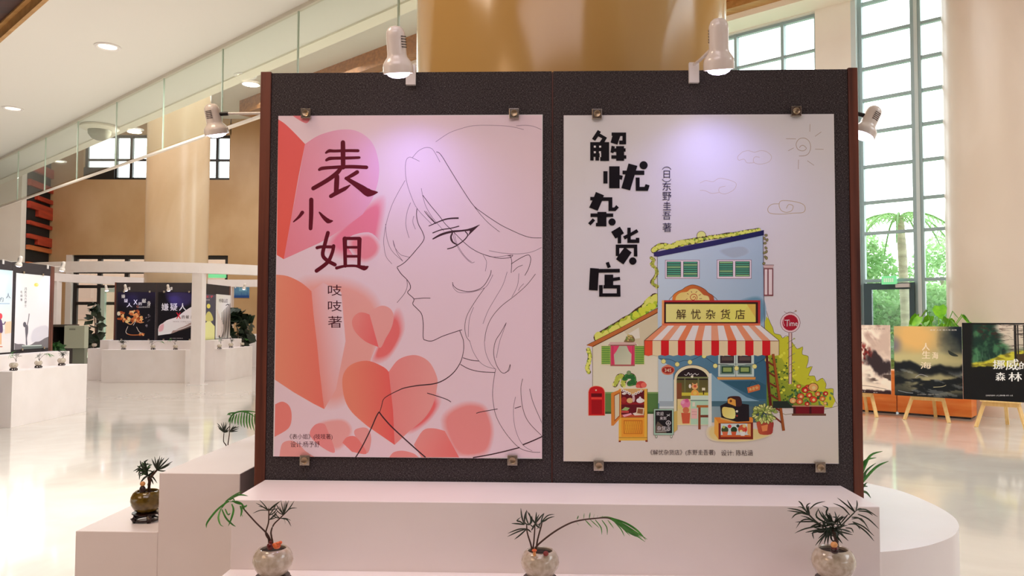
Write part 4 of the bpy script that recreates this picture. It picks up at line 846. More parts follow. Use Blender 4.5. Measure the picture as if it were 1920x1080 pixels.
    t.text('欢迎', 1230.5, 772, 1244, 779, (226, 214, 210)); t.text('来到', 1237, 781, 1249, 787.5, (226, 214, 210)); t.text('杂货店', 1232, 799, 1257, 807, (226, 214, 210))
    a.outline([(1253, 788.5), (1257.5, 793), (1253, 797.5), (1248.5, 793)], 0.9, (220, 206, 200)); a.line([(1253, 790), (1253, 796)], 0.8, (220, 206, 200), sm=False); a.line([(1250, 793.5), (1256, 793.5)], 0.8, (220, 206, 200), sm=False); a.line([(1250, 777), (1256, 780)], 0.8, (190, 180, 180), sm=False); a.line([(1256, 776), (1250, 781)], 0.8, (190, 180, 180), sm=False); a.line([(1231, 809), (1255, 807.5)], 0.7, (200, 190, 186), sm=False)
    # crate with radio and television
    a.soft([(1340, 800), (1420, 806), (1440, 815), (1400, 826), (1340, 824)], (206, 178, 120), (200, 181, 168), 1.15)
    c4 = conv(6.75, 1330, 680)
    a.poly(c4((62, 690), (550, 690), (552, 970), (115, 970), (62, 895)), (206, 118, 44)); a.poly(c4((62, 690), (115, 765), (115, 970), (62, 895)), (216, 146, 62)); a.poly(c4((115, 765), (552, 755), (552, 970), (115, 970)), (118, 34, 20)); a.poly(c4((143, 770), (522, 770), (522, 940), (143, 940)), (188, 190, 186)); a.poly(c4((143, 915), (522, 915), (522, 940), (143, 940)), (186, 84, 34)); a.poly(c4((480, 770), (522, 770), (522, 930), (480, 900)), (206, 146, 84))
    for x, y, r, c in ((195, 850, 45, (60, 70, 40)), (255, 805, 24, (200, 60, 60)), (310, 850, 40, (40, 60, 34)), (420, 840, 58, (190, 80, 50)), (360, 800, 20, (50, 50, 40)), (440, 800, 22, (206, 170, 110)), (180, 815, 18, (170, 170, 80)), (400, 870, 20, (206, 190, 130)), (460, 850, 16, (196, 40, 36))): p = c4((x, y))[0]; a.disc(p[0], p[1], r/6.75, c)
    for x, w, c in ((198, 38, (198, 96, 60)), (308, 34, (190, 80, 46)), (420, 34, (206, 200, 190))): a.poly(c4((x-w, 872), (x+w, 872), (x+w*0.7, 925), (x-w*0.7, 925)), c)
    a.poly(c4((135, 545), (240, 495), (500, 530), (505, 740), (345, 748), (150, 700)), (30, 22, 26)); a.poly(c4((140, 690), (340, 748), (300, 752), (140, 712)), (190, 150, 90)); a.poly(smooth(c4((165, 568), (240, 566), (318, 590), (322, 700), (240, 705), (170, 668)), 3, True), (206, 176, 92), ((1355, 765), (1376, 782), (222, 196, 120))); p = c4((348, 615), (348, 672)); a.disc(*p[0], 2.2, (206, 190, 180)); a.disc(*p[1], 1.8, (150, 40, 34))
    a.poly(smooth(c4((228, 470), (240, 432), (330, 422), (395, 440), (408, 540), (330, 552), (235, 515)), 3, True), (60, 30, 30)); a.poly(c4((230, 462), (270, 445), (330, 470), (335, 552), (232, 512)), (206, 140, 60)); p = c4((270, 485))[0]; a.disc(*p, 2.4, (110, 50, 30))
    # ladder
    def C2(*p): return [(1330+x/6.75, 680+y/6.75) for x, y in p]
    a.line(C2((725, -90), (745, 250), (775, 545)), 5, (88, 26, 22), sm=False); 
    for p in (((740, -10), (820, 40)), ((740, 115), (830, 175)), ((755, 255), (850, 310)), ((760, 395), (865, 465)), ((770, 535), (890, 605)), ((815, 680), (915, 760))): a.line(C2(*p), 3.2, (112, 38, 24), sm=False)
    a.line(C2((805, -110), (870, 350), (940, 860)), 5, (148, 74, 32), sm=False); a.line(C2((790, -110), (855, 350), (922, 860)), 0.8, (80, 34, 20), sm=False)
    # big pot plant
    a.poly(smooth(c4((602, 745), (700, 735), (805, 745), (805, 830), (780, 905), (640, 905), (608, 830)), 3, True), (176, 74, 46), ((1422, 800), (1448, 800), (150, 50, 44))); a.poly(c4((655, 800), (740, 780), (730, 860), (670, 870)), (206, 120, 70))
    for i in range(90):
        an = R.uniform(0, 6.283); q = math.sqrt(R.uniform(0.02, 1)); x, y = 690+150*q*math.cos(an), 650+112*q*math.sin(an); p = c4((x, y))[0]; rot = math.atan2(y-620, x-690)
        a.disc(p[0], p[1], 4.6, (64, 70, 30), 2.5, rot=rot, n=10); a.disc(p[0], p[1], 3.9, [(188, 184, 110), (150, 158, 78), (120, 138, 66), (196, 190, 120)][i % 4], 1.9, rot=rot, n=10)
    # round time sign on its pole
    a.rect(1478.4, 624, 1485, 720, (110, 60, 56)); a.rect(1479.6, 624, 1483.6, 720, (206, 172, 166)); 
    for y in (640, 652, 668, 684, 700): a.line([(1476, y+4), (1481, y), (1488, y-4)], 0.8, (90, 90, 50)); a.disc(1489, y-5, 2, (150, 150, 80), 1.3)
    a.disc(1481.7, 605, 19, (96, 40, 44)); a.disc(1481.7, 605, 18.2, (212, 176, 178)); a.disc(1481.7, 605, 15, (160, 20, 40)); a.line([(1470, 597), (1468.5, 604), (1471, 611)], 0.9, (220, 170, 170))
    t.line([(1471, 600.5), (1480, 600)], 1.2, (232, 206, 206), sm=False); t.line([(1476, 600), (1475.5, 612)], 1.2, (232, 206, 206), sm=False); t.text('ime', 1479.5, 602, 1495, 611.5, (232, 206, 206))
    a.line([(1470, 584), (1475, 587), (1481, 585), (1487, 586), (1493, 583)], 0.8, (120, 84, 80)); a.disc(1492, 583, 2, (150, 120, 100), 1.4)
    # flower box
    a.rect(1449, 752, 1487, 765, (34, 40, 34)); 
    for i in range(40): p = c4((R.uniform(1010, 1560), R.uniform(330, 545)))[0]; a.disc(p[0], p[1], 4, [(52, 84, 44), (92, 120, 70)][i % 2], 2, rot=R.uniform(0, 3), n=10)
    a.poly(c4((1060, 550), (1455, 550), (1452, 645), (1062, 645)), (112, 14, 26)); a.poly(c4((1045, 540), (1460, 540), (1460, 556), (1045, 556)), (176, 120, 96)); a.poly(c4((1045, 645), (1476, 645), (1476, 672), (1045, 672)), (104, 62, 44)); a.poly(c4((1265, 556), (1292, 556), (1292, 645), (1265, 645)), (64, 12, 20)); a.poly(c4((1060, 556), (1092, 556), (1092, 645), (1060, 645)), (64, 20, 22))
    for i, (x, y, r) in enumerate(((1250, 320, 50), (1130, 300, 30), (1210, 345, 46), (1315, 312, 66), (1155, 425, 48), (1262, 410, 42), (1370, 395, 38), (1470, 390, 34), (1055, 480, 46), (1140, 490, 46), (1315, 465, 52), (1430, 455, 40), (1235, 520, 32), (1465, 515, 24))):
        p = c4((x, y))[0]; q = r/6.75; a.disc(*p, q, (92, 20, 16), q*0.85); a.disc(*p, q*0.88, [(202, 66, 38), (206, 104, 52), (190, 36, 32), (212, 150, 90), (206, 90, 50)][i % 5], q*0.74); a.disc(p[0]+q*0.1, p[1]+q*0.1, q*0.36, (226, 178, 120)); 
poster([(1055.5, 218), (1561, 212), (1575, 868.5), (1058, 866)], PMAIN, nM, 'white poster with a painted corner shop under a striped awning', GP, draw_shop, k=(1.36, 1.62, 1.60), eps=6e-6)

def clip(px, py, p0, n, yaw, label, group, s=0.033, up=True):
    p = hplane(px, py, p0, n)
    t = empty('poster_clip', p, yaw, label, 'clip', group)
    MB().box(-s/2, s/2, -0.012, -0.001, -s/2, s/2).build('plate', CHROME, t, bevel=0.001)
    M = Matrix.Rotation(H90, 4, 'X')
    MB().lathe([(0.0001, 0.014), (s*0.26, 0.014), (s*0.33, 0.0155), (s*0.34, 0.012)], 24, M).build('disc', BRASSD, t)
    return t
for (x, y, l) in ((575, 214, 'metal clip at the upper left edge of the pink hearts poster'), (964, 214, 'metal clip at the upper right edge of the pink hearts poster'), (573, 862, 'metal clip at the lower left edge of the pink hearts poster'), (961, 862, 'metal clip at the lower right edge of the pink hearts poster'),
                  (1119, 215, 'metal clip at the upper left edge of the shop poster'), (1491, 210, 'metal clip at the upper right edge of the shop poster'), (1122, 872, 'metal clip at the lower left edge of the shop poster'), (1536, 875, 'metal clip at the lower right edge of the shop poster')):
    clip(x, y, PMAIN, nM, YAWM, l, 'clips on the near board')

# ================================================================ LAMPS
BULB = pmat('lamp_bulb_glow', (255, 250, 255), 0.4, emit=(236, 222, 255), estr=9.0)
VENT = pmat('vent_shadow', (60, 50, 46), 0.7)
def clip_lamp(top, rim, r, label, group, root, bracket=None, arm=None, knuckle=None, power=0.0, bulb=True, name='clip_lamp', vdir=(0, -1, 0)):
    """bullet shaped spot: closed dome at 'top', open rim with a bulb at 'rim' (world points)"""
    t = empty(name, root, 0, label, 'lamp', group); root = Vector(root)
    ax = Vector(rim)-Vector(top); h = ax.length; z = ax.normalized(); x = z.cross(Vector((0, 1, 0))).normalized(); y = z.cross(x)
    M = Matrix.Translation(Vector(top)-root)@Matrix(((x.x, y.x, z.x, 0), (x.y, y.y, z.y, 0), (x.z, y.z, z.z, 0), (0, 0, 0, 1)))
    b = r*0.64
    prof = [(0.0001, 0), (b*0.5, h*0.02), (b*0.8, h*0.07), (b*0.96, h*0.15), (b, h*0.24), (b*1.0, h*0.60), (b*1.06, h*0.66), (r*0.86, h*0.74), (r*0.97, h*0.80), (r, h*0.86), (r, h), (r*0.94, h), (r*0.9, h*0.93), (0.0001, h*0.9)]
    MB().lathe(prof, 32, M).build('shade', LAMPW, t)
    if bulb: MB().lathe([(r*0.80, h*0.94), (r*0.78, h*1.0), (r*0.66, h*1.05), (r*0.4, h*1.09), (0.0001, h*1.105)], 24, M).build('bulb', BULB, t)
    v = Vector(vdir); v = (v-z*v.dot(z)).normalized(); w = z.cross(v)
    mv = MB()
    for k in range(5):
        c = M@Vector((0, 0, h*(0.24+0.055*k)))+v*(b*0.985); mv.bar(c-w*b*0.42, c+w*b*0.42, h*0.018, b*0.06, up=v)
    o = mv.build('vent_slots', VENT, t); o['kind'] = 'stuff'
    if arm:
        q = [Vector(p)-root for p in arm]; MB().tube(q, 0.0052, 10).build('arm', LAMPW, t)
    if knuckle:
        k0, k1 = [Vector(p)-root for p in knuckle]; MB().tube([k0, k1], 0.008, 10).build('knuckle', BLACKM, t)
    if bracket:
        MB().box(*bracket).build('bracket', PLASTW, t, bevel=0.001)
    if power:
        d = bpy.data.lights.new('spot_lamp', 'SPOT'); d.energy = power; d.color = (0.42, 0.38, 1.0); d.spot_size = math.radians(128); d.spot_blend = 0.9; d.shadow_soft_size = r*0.7
        l = bpy.data.objects.new('spot_lamp', d); COL.objects.link(l); l.parent = t; l.location = Vector(rim)-root+z*h*0.14; l.rotation_euler = z.to_track_quat('-Z', 'Y').to_euler()
    return t
SP = 6.4
GL = 'clip lamps of the near stand'
yl = 2.30
def onboard(px, py, d=0.0): return hplane(px, py, OM-nM*d, nM)
b0 = onboard(771, 142, 0.006)
lt = clip_lamp(hy(740.5, 48, yl), hy(747, 138, yl+0.035), 0.046, 'white clip lamp above the pink hearts poster', GL, b0, (-0.0165, 0.0165, -0.014, 0.0, -0.034, 0.034),
               [hy(757, 104, yl+0.02), hy(768, 118, yl+0.09), b0+Vector((0, -0.006, 0.028))], power=SP, vdir=(0.9, -0.5, 0))
b0 = onboard(1300, 138, 0.006)
clip_lamp(hy(1347, 33, yl-0.02), hy(1348, 131, yl+0.02), 0.046, 'white clip lamp above the corner shop poster', GL, b0, (-0.0165, 0.0165, -0.014, 0.0, -0.034, 0.034),
          [hy(1334, 92, yl+0.02), hy(1312, 113, yl+0.1), b0+Vector((0, -0.006, 0.028))], power=SP*0.93, vdir=(-0.9, 0.3, 0))
yl = 3.06
pr = lm(-1.004, 0.5); pr = Vector((pr.x, yl, hy(484, 211, yl).z)); pk = hy(428, 213, yl-0.02)
clip_lamp(hy(395, 194, yl-0.03), hy(407, 252, yl+0.0), 0.047, 'white clip lamp reaching out left of the near stand', GL, pr, None, [pr, pk], (pk, hy(412, 214, yl-0.02)), power=2.2, vdir=(-0.2, -1, 0))
MB().box(-0.014, 0.0, -0.017, 0.017, -0.045, 0.02).build('bracket', PLASTW, bpy.data.objects['clip_lamp.002'])
yl = 2.95
pr = lm(1.004, 0.4); pr = Vector((pr.x, yl, hy(1590, 212, yl).z)); pk = hy(1612, 214, yl)
clip_lamp(hy(1643, 200, yl), hy(1617, 255, yl), 0.047, 'white clip lamp reaching out right of the near stand before the window', GL, pr, None, [pr, hy(1604, 212, yl)], (hy(1603, 212, yl), hy(1622, 217, yl)), power=2.2, vdir=(0.3, -1, 0))
MB().box(0.0, 0.014, -0.017, 0.017, -0.045, 0.02).build('bracket', PLASTW, bpy.data.objects['clip_lamp.003'])
# far lamps
proto = bpy.data.objects['clip_lamp.001']
def far_lamp(px, py, y, label, group, rz=0, off=0.0):
    c = copy_tree(proto); c.location = hy(px, py, y); c.rotation_euler = (0, 0, rz); c['label'] = label; c['group'] = group
    return c
GF = 'clip lamps of the far stands'
far_lamp(243, 541, 18.28, 'small white clip lamp above the far left black poster', GF); far_lamp(322, 541, 18.28, 'small white clip lamp above the far right black poster', GF)
far_lamp(218, 541, 18.9, 'small clip lamp at the left end of the far dark board', GF, -H90); far_lamp(441, 538, 20.0, 'small glowing clip lamp before the blue wall picture', GF, H90)
far_lamp(30, 508, 11.25, 'white clip lamp above the divide of the sky-blue and moon posters', GF, H90).location = (-7.444, 11.2, 2.31)
far_lamp(100, 509, 12.32, 'white clip lamp at the right end of the left edge board', GF, H90).location = (-7.444, 12.28, 2.31)

# ================================================================ POTTED PLANTS
def leaf_mesh(m, pts, w, dy=0.0, tip=0.12):
    """narrow folded blade along world points"""
    P = [Vector(p) for p in smooth([tuple(p) for p in pts], 4)] if len(pts) > 2 else [Vector(pts[0]).lerp(Vector(pts[1]), i/4) for i in range(5)]
    n = len(P); L = []; C = []; R = []
    for i, p in enumerate(P):
        t = i/(n-1); d = (P[min(i+1, n-1)]-P[max(i-1, 0)]).normalized()
        s = d.cross(Vector((rnd.uniform(-0.05, 0.05), 1, 0.25))).normalized(); k = w*max(tip, math.sin(math.pi*min(1, 0.12+t*0.9))**0.7)
        up = s.cross(d)*k*0.22
        L.append(p+s*k/2+up); C.append(p); R.append(p-s*k/2+up)
    k = len(P)
    m.add(L+C+R, [(i, i+1, k+i+1, k+i) for i in range(k-1)]+[(k+i, k+i+1, 2*k+i+1, 2*k+i) for i in range(k-1)], True)
POTPROF = [(0.0001, 0.0), (0.030, 0.0), (0.042, 0.010), (0.051, 0.026), (0.0545, 0.040), (0.052, 0.054), (0.045, 0.067), (0.038, 0.073), (0.036, 0.0735), (0.034, 0.071), (0.036, 0.062), (0.0001, 0.060)]
def pot(t, mat, s=1.0, z0=0.034, flat=1.0):
    MB().lathe([(r*s, z0+z*s*flat) for r, z in POTPROF], 40).build('pot', mat, t)
    MB().lathe([(0.0001, z0+0.0665*s*flat), (0.0355*s, z0+0.0645*s*flat)], 24).build('soil', SOIL, t)
def stand(p, label, s=1.0, group='lacquered pot stands'):
    t = empty('pot_stand', p, 0, label, 'stand', group)
    MB().lathe([(0.0001, 0.024*s), (0.040*s, 0.024*s), (0.047*s, 0.028*s), (0.046*s, 0.033), (0.030*s, 0.0338), (0.0001, 0.0338)], 32).build('stand_top', STANDW, t)
    for k in range(5):
        a = 2*math.pi*k/5+0.3; c, q = math.cos(a), math.sin(a)
        MB().tube([(0.040*s*c, 0.040*s*q, 0.026), (0.047*s*c, 0.047*s*q, 0.017), (0.042*s*c, 0.042*s*q, 0.007), (0.045*s*c, 0.045*s*q, 0.0012)], [0.008*s, 0.009*s, 0.007*s, 0.006*s], 8).build('foot', STANDW, t)
    MB().lathe([(0.036*s, 0.004), (0.043*s, 0.004), (0.043*s, 0.010), (0.036*s, 0.010), (0.036*s, 0.004)], 32).build('stretcher_ring', STANDW, t)
    return t
def plant(name, base, conv, y, label, potmat, stems, fronds, s=1.0, stw=0.0028, group='small potted palms', flat=1.0):
    """stems: polylines in photo coordinates; fronds: (material, width px, [leaf polylines]) at real depth y"""
    base = Vector(base); t = empty(name, base, 0, label, 'potted plant', group)
    if potmat: pot(t, potmat, s, flat=flat)
    def W3(q, dy): x, yy = conv(*q); return hy(x, yy, y+dy)-base
    for st in stems:
        pts = smooth(st, 4) if len(st) > 2 else st; n = len(pts)
        dy0 = rnd.uniform(-0.015, 0.02)
        MB().tube([W3(q, dy0*i/n) for i, q in enumerate(pts)], [stw*(1-0.45*i/n) for i in range(n)], 7).build('stem', STEMB, t)
    for mat, wpx, leaves in fronds:
        m = MB(); wm = wpx/F_PX*y
        for lf in leaves:
            a, b = rnd.uniform(-0.006, 0.006), rnd.uniform(-0.045, 0.035)
            n = len(lf); leaf_mesh(m, [W3(q, a+b*i/(n-1)) for i, q in enumerate(lf)], wm)
        m.build('frond', mat, t, recalc=False)
    return t
def fan(b, tips): return [[b]+(list(v) if isinstance(v[0], tuple) else [v]) for v in tips]
yP = 2.115
# left palm, cream pot
cv = lambda x, y: (380+x/6, 900+y/6)
bp = hz(511, 1101, LOW); 
stand(bp, 'black lacquer stand under the left cream pot')
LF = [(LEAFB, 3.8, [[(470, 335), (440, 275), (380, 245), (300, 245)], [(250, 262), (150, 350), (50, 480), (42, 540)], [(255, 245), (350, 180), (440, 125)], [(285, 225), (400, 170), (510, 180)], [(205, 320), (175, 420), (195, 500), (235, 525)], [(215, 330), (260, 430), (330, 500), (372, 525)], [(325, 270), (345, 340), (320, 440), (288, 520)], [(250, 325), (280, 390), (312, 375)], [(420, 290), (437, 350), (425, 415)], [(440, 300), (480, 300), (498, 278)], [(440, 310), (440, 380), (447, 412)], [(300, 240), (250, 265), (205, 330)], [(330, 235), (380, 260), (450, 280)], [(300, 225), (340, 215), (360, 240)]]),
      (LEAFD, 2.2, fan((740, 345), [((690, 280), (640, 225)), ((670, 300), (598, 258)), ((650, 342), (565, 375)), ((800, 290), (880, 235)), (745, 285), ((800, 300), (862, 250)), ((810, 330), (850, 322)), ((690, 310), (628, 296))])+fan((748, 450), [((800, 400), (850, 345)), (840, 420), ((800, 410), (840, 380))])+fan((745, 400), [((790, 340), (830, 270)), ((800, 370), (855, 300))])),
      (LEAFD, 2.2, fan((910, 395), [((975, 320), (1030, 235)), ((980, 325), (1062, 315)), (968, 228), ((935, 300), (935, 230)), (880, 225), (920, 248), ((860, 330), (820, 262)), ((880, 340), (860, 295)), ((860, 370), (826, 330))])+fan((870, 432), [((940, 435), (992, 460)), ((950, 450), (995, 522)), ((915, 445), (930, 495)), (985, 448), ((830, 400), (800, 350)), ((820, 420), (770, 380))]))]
plant('potted_palm', bp, cv, yP, 'left small palm in a cream crackled pot before the near board', POTC, [[(745, 730), (745, 690), (740, 660), (715, 620), (712, 580), (740, 480), (745, 380), (742, 320)], [(785, 730), (785, 690), (775, 640), (770, 580), (800, 500), (860, 440), (910, 390)], [(765, 730), (765, 690), (720, 600), (600, 480), (470, 335), (440, 290)]], LF)
# middle palm
cv = lambda x, y: (930+x/6.4, 930+y/6.4)
bp = hz(1012.5, 1104, LOW); stand(bp, 'black lacquer stand under the middle cream pot')
LF = [(LEAFD, 3.0, fan((340, 345), [((310, 250), (298, 145)), ((290, 310), (252, 298), (300, 252)), ((260, 335), (185, 330)), ((345, 250), (370, 168))])+fan((372, 395), [((270, 402), (140, 450)), ((260, 432), (135, 490)), ((290, 470), (220, 522)), (425, 440)])+fan((395, 350), [((360, 260), (370, 165)), ((430, 310), (430, 235)), ((420, 300), (400, 200)), ((350, 330), (335, 280))])),
      (LEAFD, 3.0, fan((470, 335), [((480, 270), (485, 190)), ((520, 270), (575, 205)), ((420, 260), (372, 180)), (430, 270), ((490, 280), (520, 218)), ((440, 370), (400, 330)), ((500, 370), (540, 390)), ((440, 390), (425, 415))])),
      (LEAFD, 2.6, fan((540, 320), [((620, 238), (702, 220)), ((630, 268), (704, 246)), ((555, 260), (580, 206)), (552, 258), ((590, 300), (622, 278)), ((500, 350), (470, 300)), ((510, 380), (480, 400))])),
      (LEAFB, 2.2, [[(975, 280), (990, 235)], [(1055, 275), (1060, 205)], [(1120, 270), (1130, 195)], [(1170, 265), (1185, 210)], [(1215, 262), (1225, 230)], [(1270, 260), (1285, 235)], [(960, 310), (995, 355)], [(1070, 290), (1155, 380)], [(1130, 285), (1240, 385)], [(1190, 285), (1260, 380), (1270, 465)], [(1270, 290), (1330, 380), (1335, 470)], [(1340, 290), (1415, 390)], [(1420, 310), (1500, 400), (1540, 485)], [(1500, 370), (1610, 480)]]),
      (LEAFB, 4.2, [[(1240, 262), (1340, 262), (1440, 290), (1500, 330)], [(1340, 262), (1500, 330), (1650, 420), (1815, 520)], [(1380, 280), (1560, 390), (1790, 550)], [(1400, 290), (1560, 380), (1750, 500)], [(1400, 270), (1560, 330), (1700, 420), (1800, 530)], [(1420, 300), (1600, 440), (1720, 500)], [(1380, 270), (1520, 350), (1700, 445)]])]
plant('potted_palm', bp, cv, yP, 'middle small palm in a cream pot with one long arching frond', POTC, [[(430, 690), (430, 640), (415, 570), (375, 440), (368, 340)], [(440, 690), (442, 640), (455, 540), (468, 340)], [(480, 690), (482, 640), (500, 520), (540, 370), (556, 290)], [(460, 690), (465, 640), (520, 570), (700, 430), (880, 330), (1020, 290), (1180, 270), (1320, 262), (1400, 285), (1480, 320)]], LF, s=0.97)
# right palm
cv = lambda x, y: (1460+x/6, 900+y/6)
bp = hz(1563.5, 1106, LOW); stand(bp, 'black lacquer stand under the right cream pot', 1.05)
ctr = (610, 520)
rb_ = random.Random(17)
def bush(n, cx, cy, rx, ry, a0, a1, l0, l1):
    o = []
    for i in range(n):
        x, y = cx+rb_.uniform(-rx, rx), cy+rb_.uniform(-ry, ry); a = rb_.uniform(a0, a1); l = rb_.uniform(l0, l1); b = a+rb_.uniform(-0.5, 0.5)
        o.append([(x, y), (x+l*0.55*math.cos(a), y-l*0.55*math.sin(a)), (x+l*0.55*math.cos(a)+l*0.45*math.cos(b), y-l*0.55*math.sin(a)-l*0.45*math.sin(b)+8)])
    return o
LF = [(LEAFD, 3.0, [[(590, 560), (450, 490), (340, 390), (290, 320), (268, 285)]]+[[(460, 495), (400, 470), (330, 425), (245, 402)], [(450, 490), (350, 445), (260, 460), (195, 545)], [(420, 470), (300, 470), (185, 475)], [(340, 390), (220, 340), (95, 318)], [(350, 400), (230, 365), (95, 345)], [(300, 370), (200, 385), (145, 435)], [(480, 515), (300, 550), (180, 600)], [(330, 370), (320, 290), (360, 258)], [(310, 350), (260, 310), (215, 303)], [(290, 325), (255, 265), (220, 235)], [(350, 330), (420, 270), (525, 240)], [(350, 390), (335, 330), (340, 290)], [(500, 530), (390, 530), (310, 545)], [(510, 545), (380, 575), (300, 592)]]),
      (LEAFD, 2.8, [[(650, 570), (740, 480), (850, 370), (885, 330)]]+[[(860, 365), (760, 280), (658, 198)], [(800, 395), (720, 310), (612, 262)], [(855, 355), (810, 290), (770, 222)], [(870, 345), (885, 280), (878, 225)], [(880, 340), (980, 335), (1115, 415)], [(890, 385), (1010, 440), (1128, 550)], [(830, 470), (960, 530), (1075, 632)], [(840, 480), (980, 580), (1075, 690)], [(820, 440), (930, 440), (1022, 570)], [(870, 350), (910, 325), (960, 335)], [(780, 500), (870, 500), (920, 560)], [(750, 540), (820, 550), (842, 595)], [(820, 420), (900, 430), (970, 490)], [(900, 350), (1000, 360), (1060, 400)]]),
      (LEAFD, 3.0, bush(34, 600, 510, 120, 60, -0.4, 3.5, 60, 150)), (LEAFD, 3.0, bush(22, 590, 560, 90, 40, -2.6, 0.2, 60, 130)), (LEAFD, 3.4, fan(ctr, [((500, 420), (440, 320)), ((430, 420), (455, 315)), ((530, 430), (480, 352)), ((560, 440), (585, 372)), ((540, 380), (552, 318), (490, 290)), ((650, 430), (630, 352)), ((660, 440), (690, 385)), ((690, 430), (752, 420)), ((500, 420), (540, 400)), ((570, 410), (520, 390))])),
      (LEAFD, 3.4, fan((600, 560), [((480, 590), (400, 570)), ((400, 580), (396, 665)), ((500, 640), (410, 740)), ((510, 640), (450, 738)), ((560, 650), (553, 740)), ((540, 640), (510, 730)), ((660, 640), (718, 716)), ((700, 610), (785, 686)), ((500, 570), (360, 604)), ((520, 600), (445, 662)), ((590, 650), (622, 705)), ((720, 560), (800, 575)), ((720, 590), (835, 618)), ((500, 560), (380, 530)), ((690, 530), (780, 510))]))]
plant('potted_palm', bp, cv, yP, 'right bushy palm in a cream pot in front of the shop poster', POTC, [[(640, 880), (645, 800), (655, 740), (640, 640), (610, 560)], [(650, 880), (652, 760), (640, 660), (600, 580)]], LF, s=1.07, stw=0.006)
# green pot on the left step
cv = lambda x, y: (230+x/4.5, 750+y/4.5)
bp = hz(274.5, 976.5, LOW); stand(bp, 'black lacquer stand under the olive green pot', 1.05); yg = bp.y
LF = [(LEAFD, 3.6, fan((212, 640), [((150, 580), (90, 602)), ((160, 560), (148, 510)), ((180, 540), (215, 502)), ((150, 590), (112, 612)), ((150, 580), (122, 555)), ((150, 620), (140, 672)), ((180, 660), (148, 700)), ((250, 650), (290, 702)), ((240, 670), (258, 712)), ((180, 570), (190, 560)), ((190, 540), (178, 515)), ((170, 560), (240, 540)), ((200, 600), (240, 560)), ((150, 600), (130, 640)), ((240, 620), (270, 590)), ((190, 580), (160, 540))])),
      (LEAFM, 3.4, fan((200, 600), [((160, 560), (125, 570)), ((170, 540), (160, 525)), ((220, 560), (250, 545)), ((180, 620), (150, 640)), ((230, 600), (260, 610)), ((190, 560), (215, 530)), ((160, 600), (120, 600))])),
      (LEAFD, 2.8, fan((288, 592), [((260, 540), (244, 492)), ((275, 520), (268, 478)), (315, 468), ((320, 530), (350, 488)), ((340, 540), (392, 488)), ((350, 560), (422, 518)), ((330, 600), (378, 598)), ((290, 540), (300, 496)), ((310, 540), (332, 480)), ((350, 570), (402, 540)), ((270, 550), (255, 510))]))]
plant('potted_palm', bp, cv, yg, 'little dark tree in an olive green pot on the left step', POTG, [[(225, 790), (222, 740), (226, 700), (214, 650)], [(222, 720), (240, 650), (288, 592)]], LF, s=1.03, stw=0.006)
# palm half hidden beyond the left step
px0 = hy(427, 870, 3.45); bp = Vector((px0.x-0.03, 3.45, LOW)); stand(bp, 'stand hidden behind the left upper step')
LF = [(LEAFD, 2.2, fan((855, 275), [((825, 230), (795, 195)), (830, 190), (850, 185), (880, 190), ((885, 240), (902, 220)), (905, 248), (900, 265), ((820, 240), (800, 215)), ((830, 255), (808, 238)), (868, 185)])),
      (LEAFD, 2.2, fan((900, 270), [((940, 240), (985, 225)), (980, 240), (975, 262), ((930, 240), (960, 220)), (940, 215)])),
      (LEAFB, 3.0, [[(905, 200), (915, 140), (960, 105), (1030, 96), (1115, 102), (1180, 125)]]+[[(918+k*22, 132-min(k, 4)*7+max(0, k-5)*3), (900+k*24, 165+k*3), (895+k*27, 190+k*9)] for k in range(11)]+[[(915, 130), (890, 125), (872, 132)], [(960, 105), (900, 115), (880, 128)], [(1000, 98), (1060, 110), (1110, 140)]])]
plant('potted_palm', bp, cv, 3.45, 'slender palm peeking over the left upper step beside the brown post', POTC, [[(876, 520), (876, 395), (852, 350), (855, 280)], [(888, 520), (888, 388), (900, 290), (905, 200)]], LF)
# broad leaf plant behind the right post
cv = lambda x, y: (1590+x/4.32, 830+y/4.32)
pq = hy(1570, 930, 3.2); bp = Vector((pq.x, 3.2, LOW)); stand(bp, 'stand hidden behind the right brown post')
LF = [(LEAFB, 6.0, fan((40, 430), [((70, 250), (85, 110), (112, 58)), ((70, 250), (100, 100)), ((110, 260), (180, 110), (280, 70)), ((100, 260), (140, 150), (230, 122)), ((120, 320), (230, 200), (330, 150))])),
      (LEAFM, 5.0, [[(58, 420), (80, 330), (95, 250), (110, 225)], [(62, 425), (100, 360), (130, 300), (150, 230)], [(55, 420), (60, 330), (62, 250)], [(70, 420), (110, 380), (150, 330)]]+fan((50, 425), [((110, 300), (160, 220), (225, 166)), ((100, 320), (180, 258)), ((100, 370), (156, 322)), ((100, 400), (150, 405), (186, 450)), ((60, 250), (62, 100)), ((75, 300), (110, 225)), ((110, 360), (160, 355)), ((60, 300), (70, 200), (90, 90))]))]
plant('potted_palm', bp, cv, 3.2, 'green strap-leaved plant showing behind the right brown post', POTC, [[(20, 460), (40, 400)]], LF)
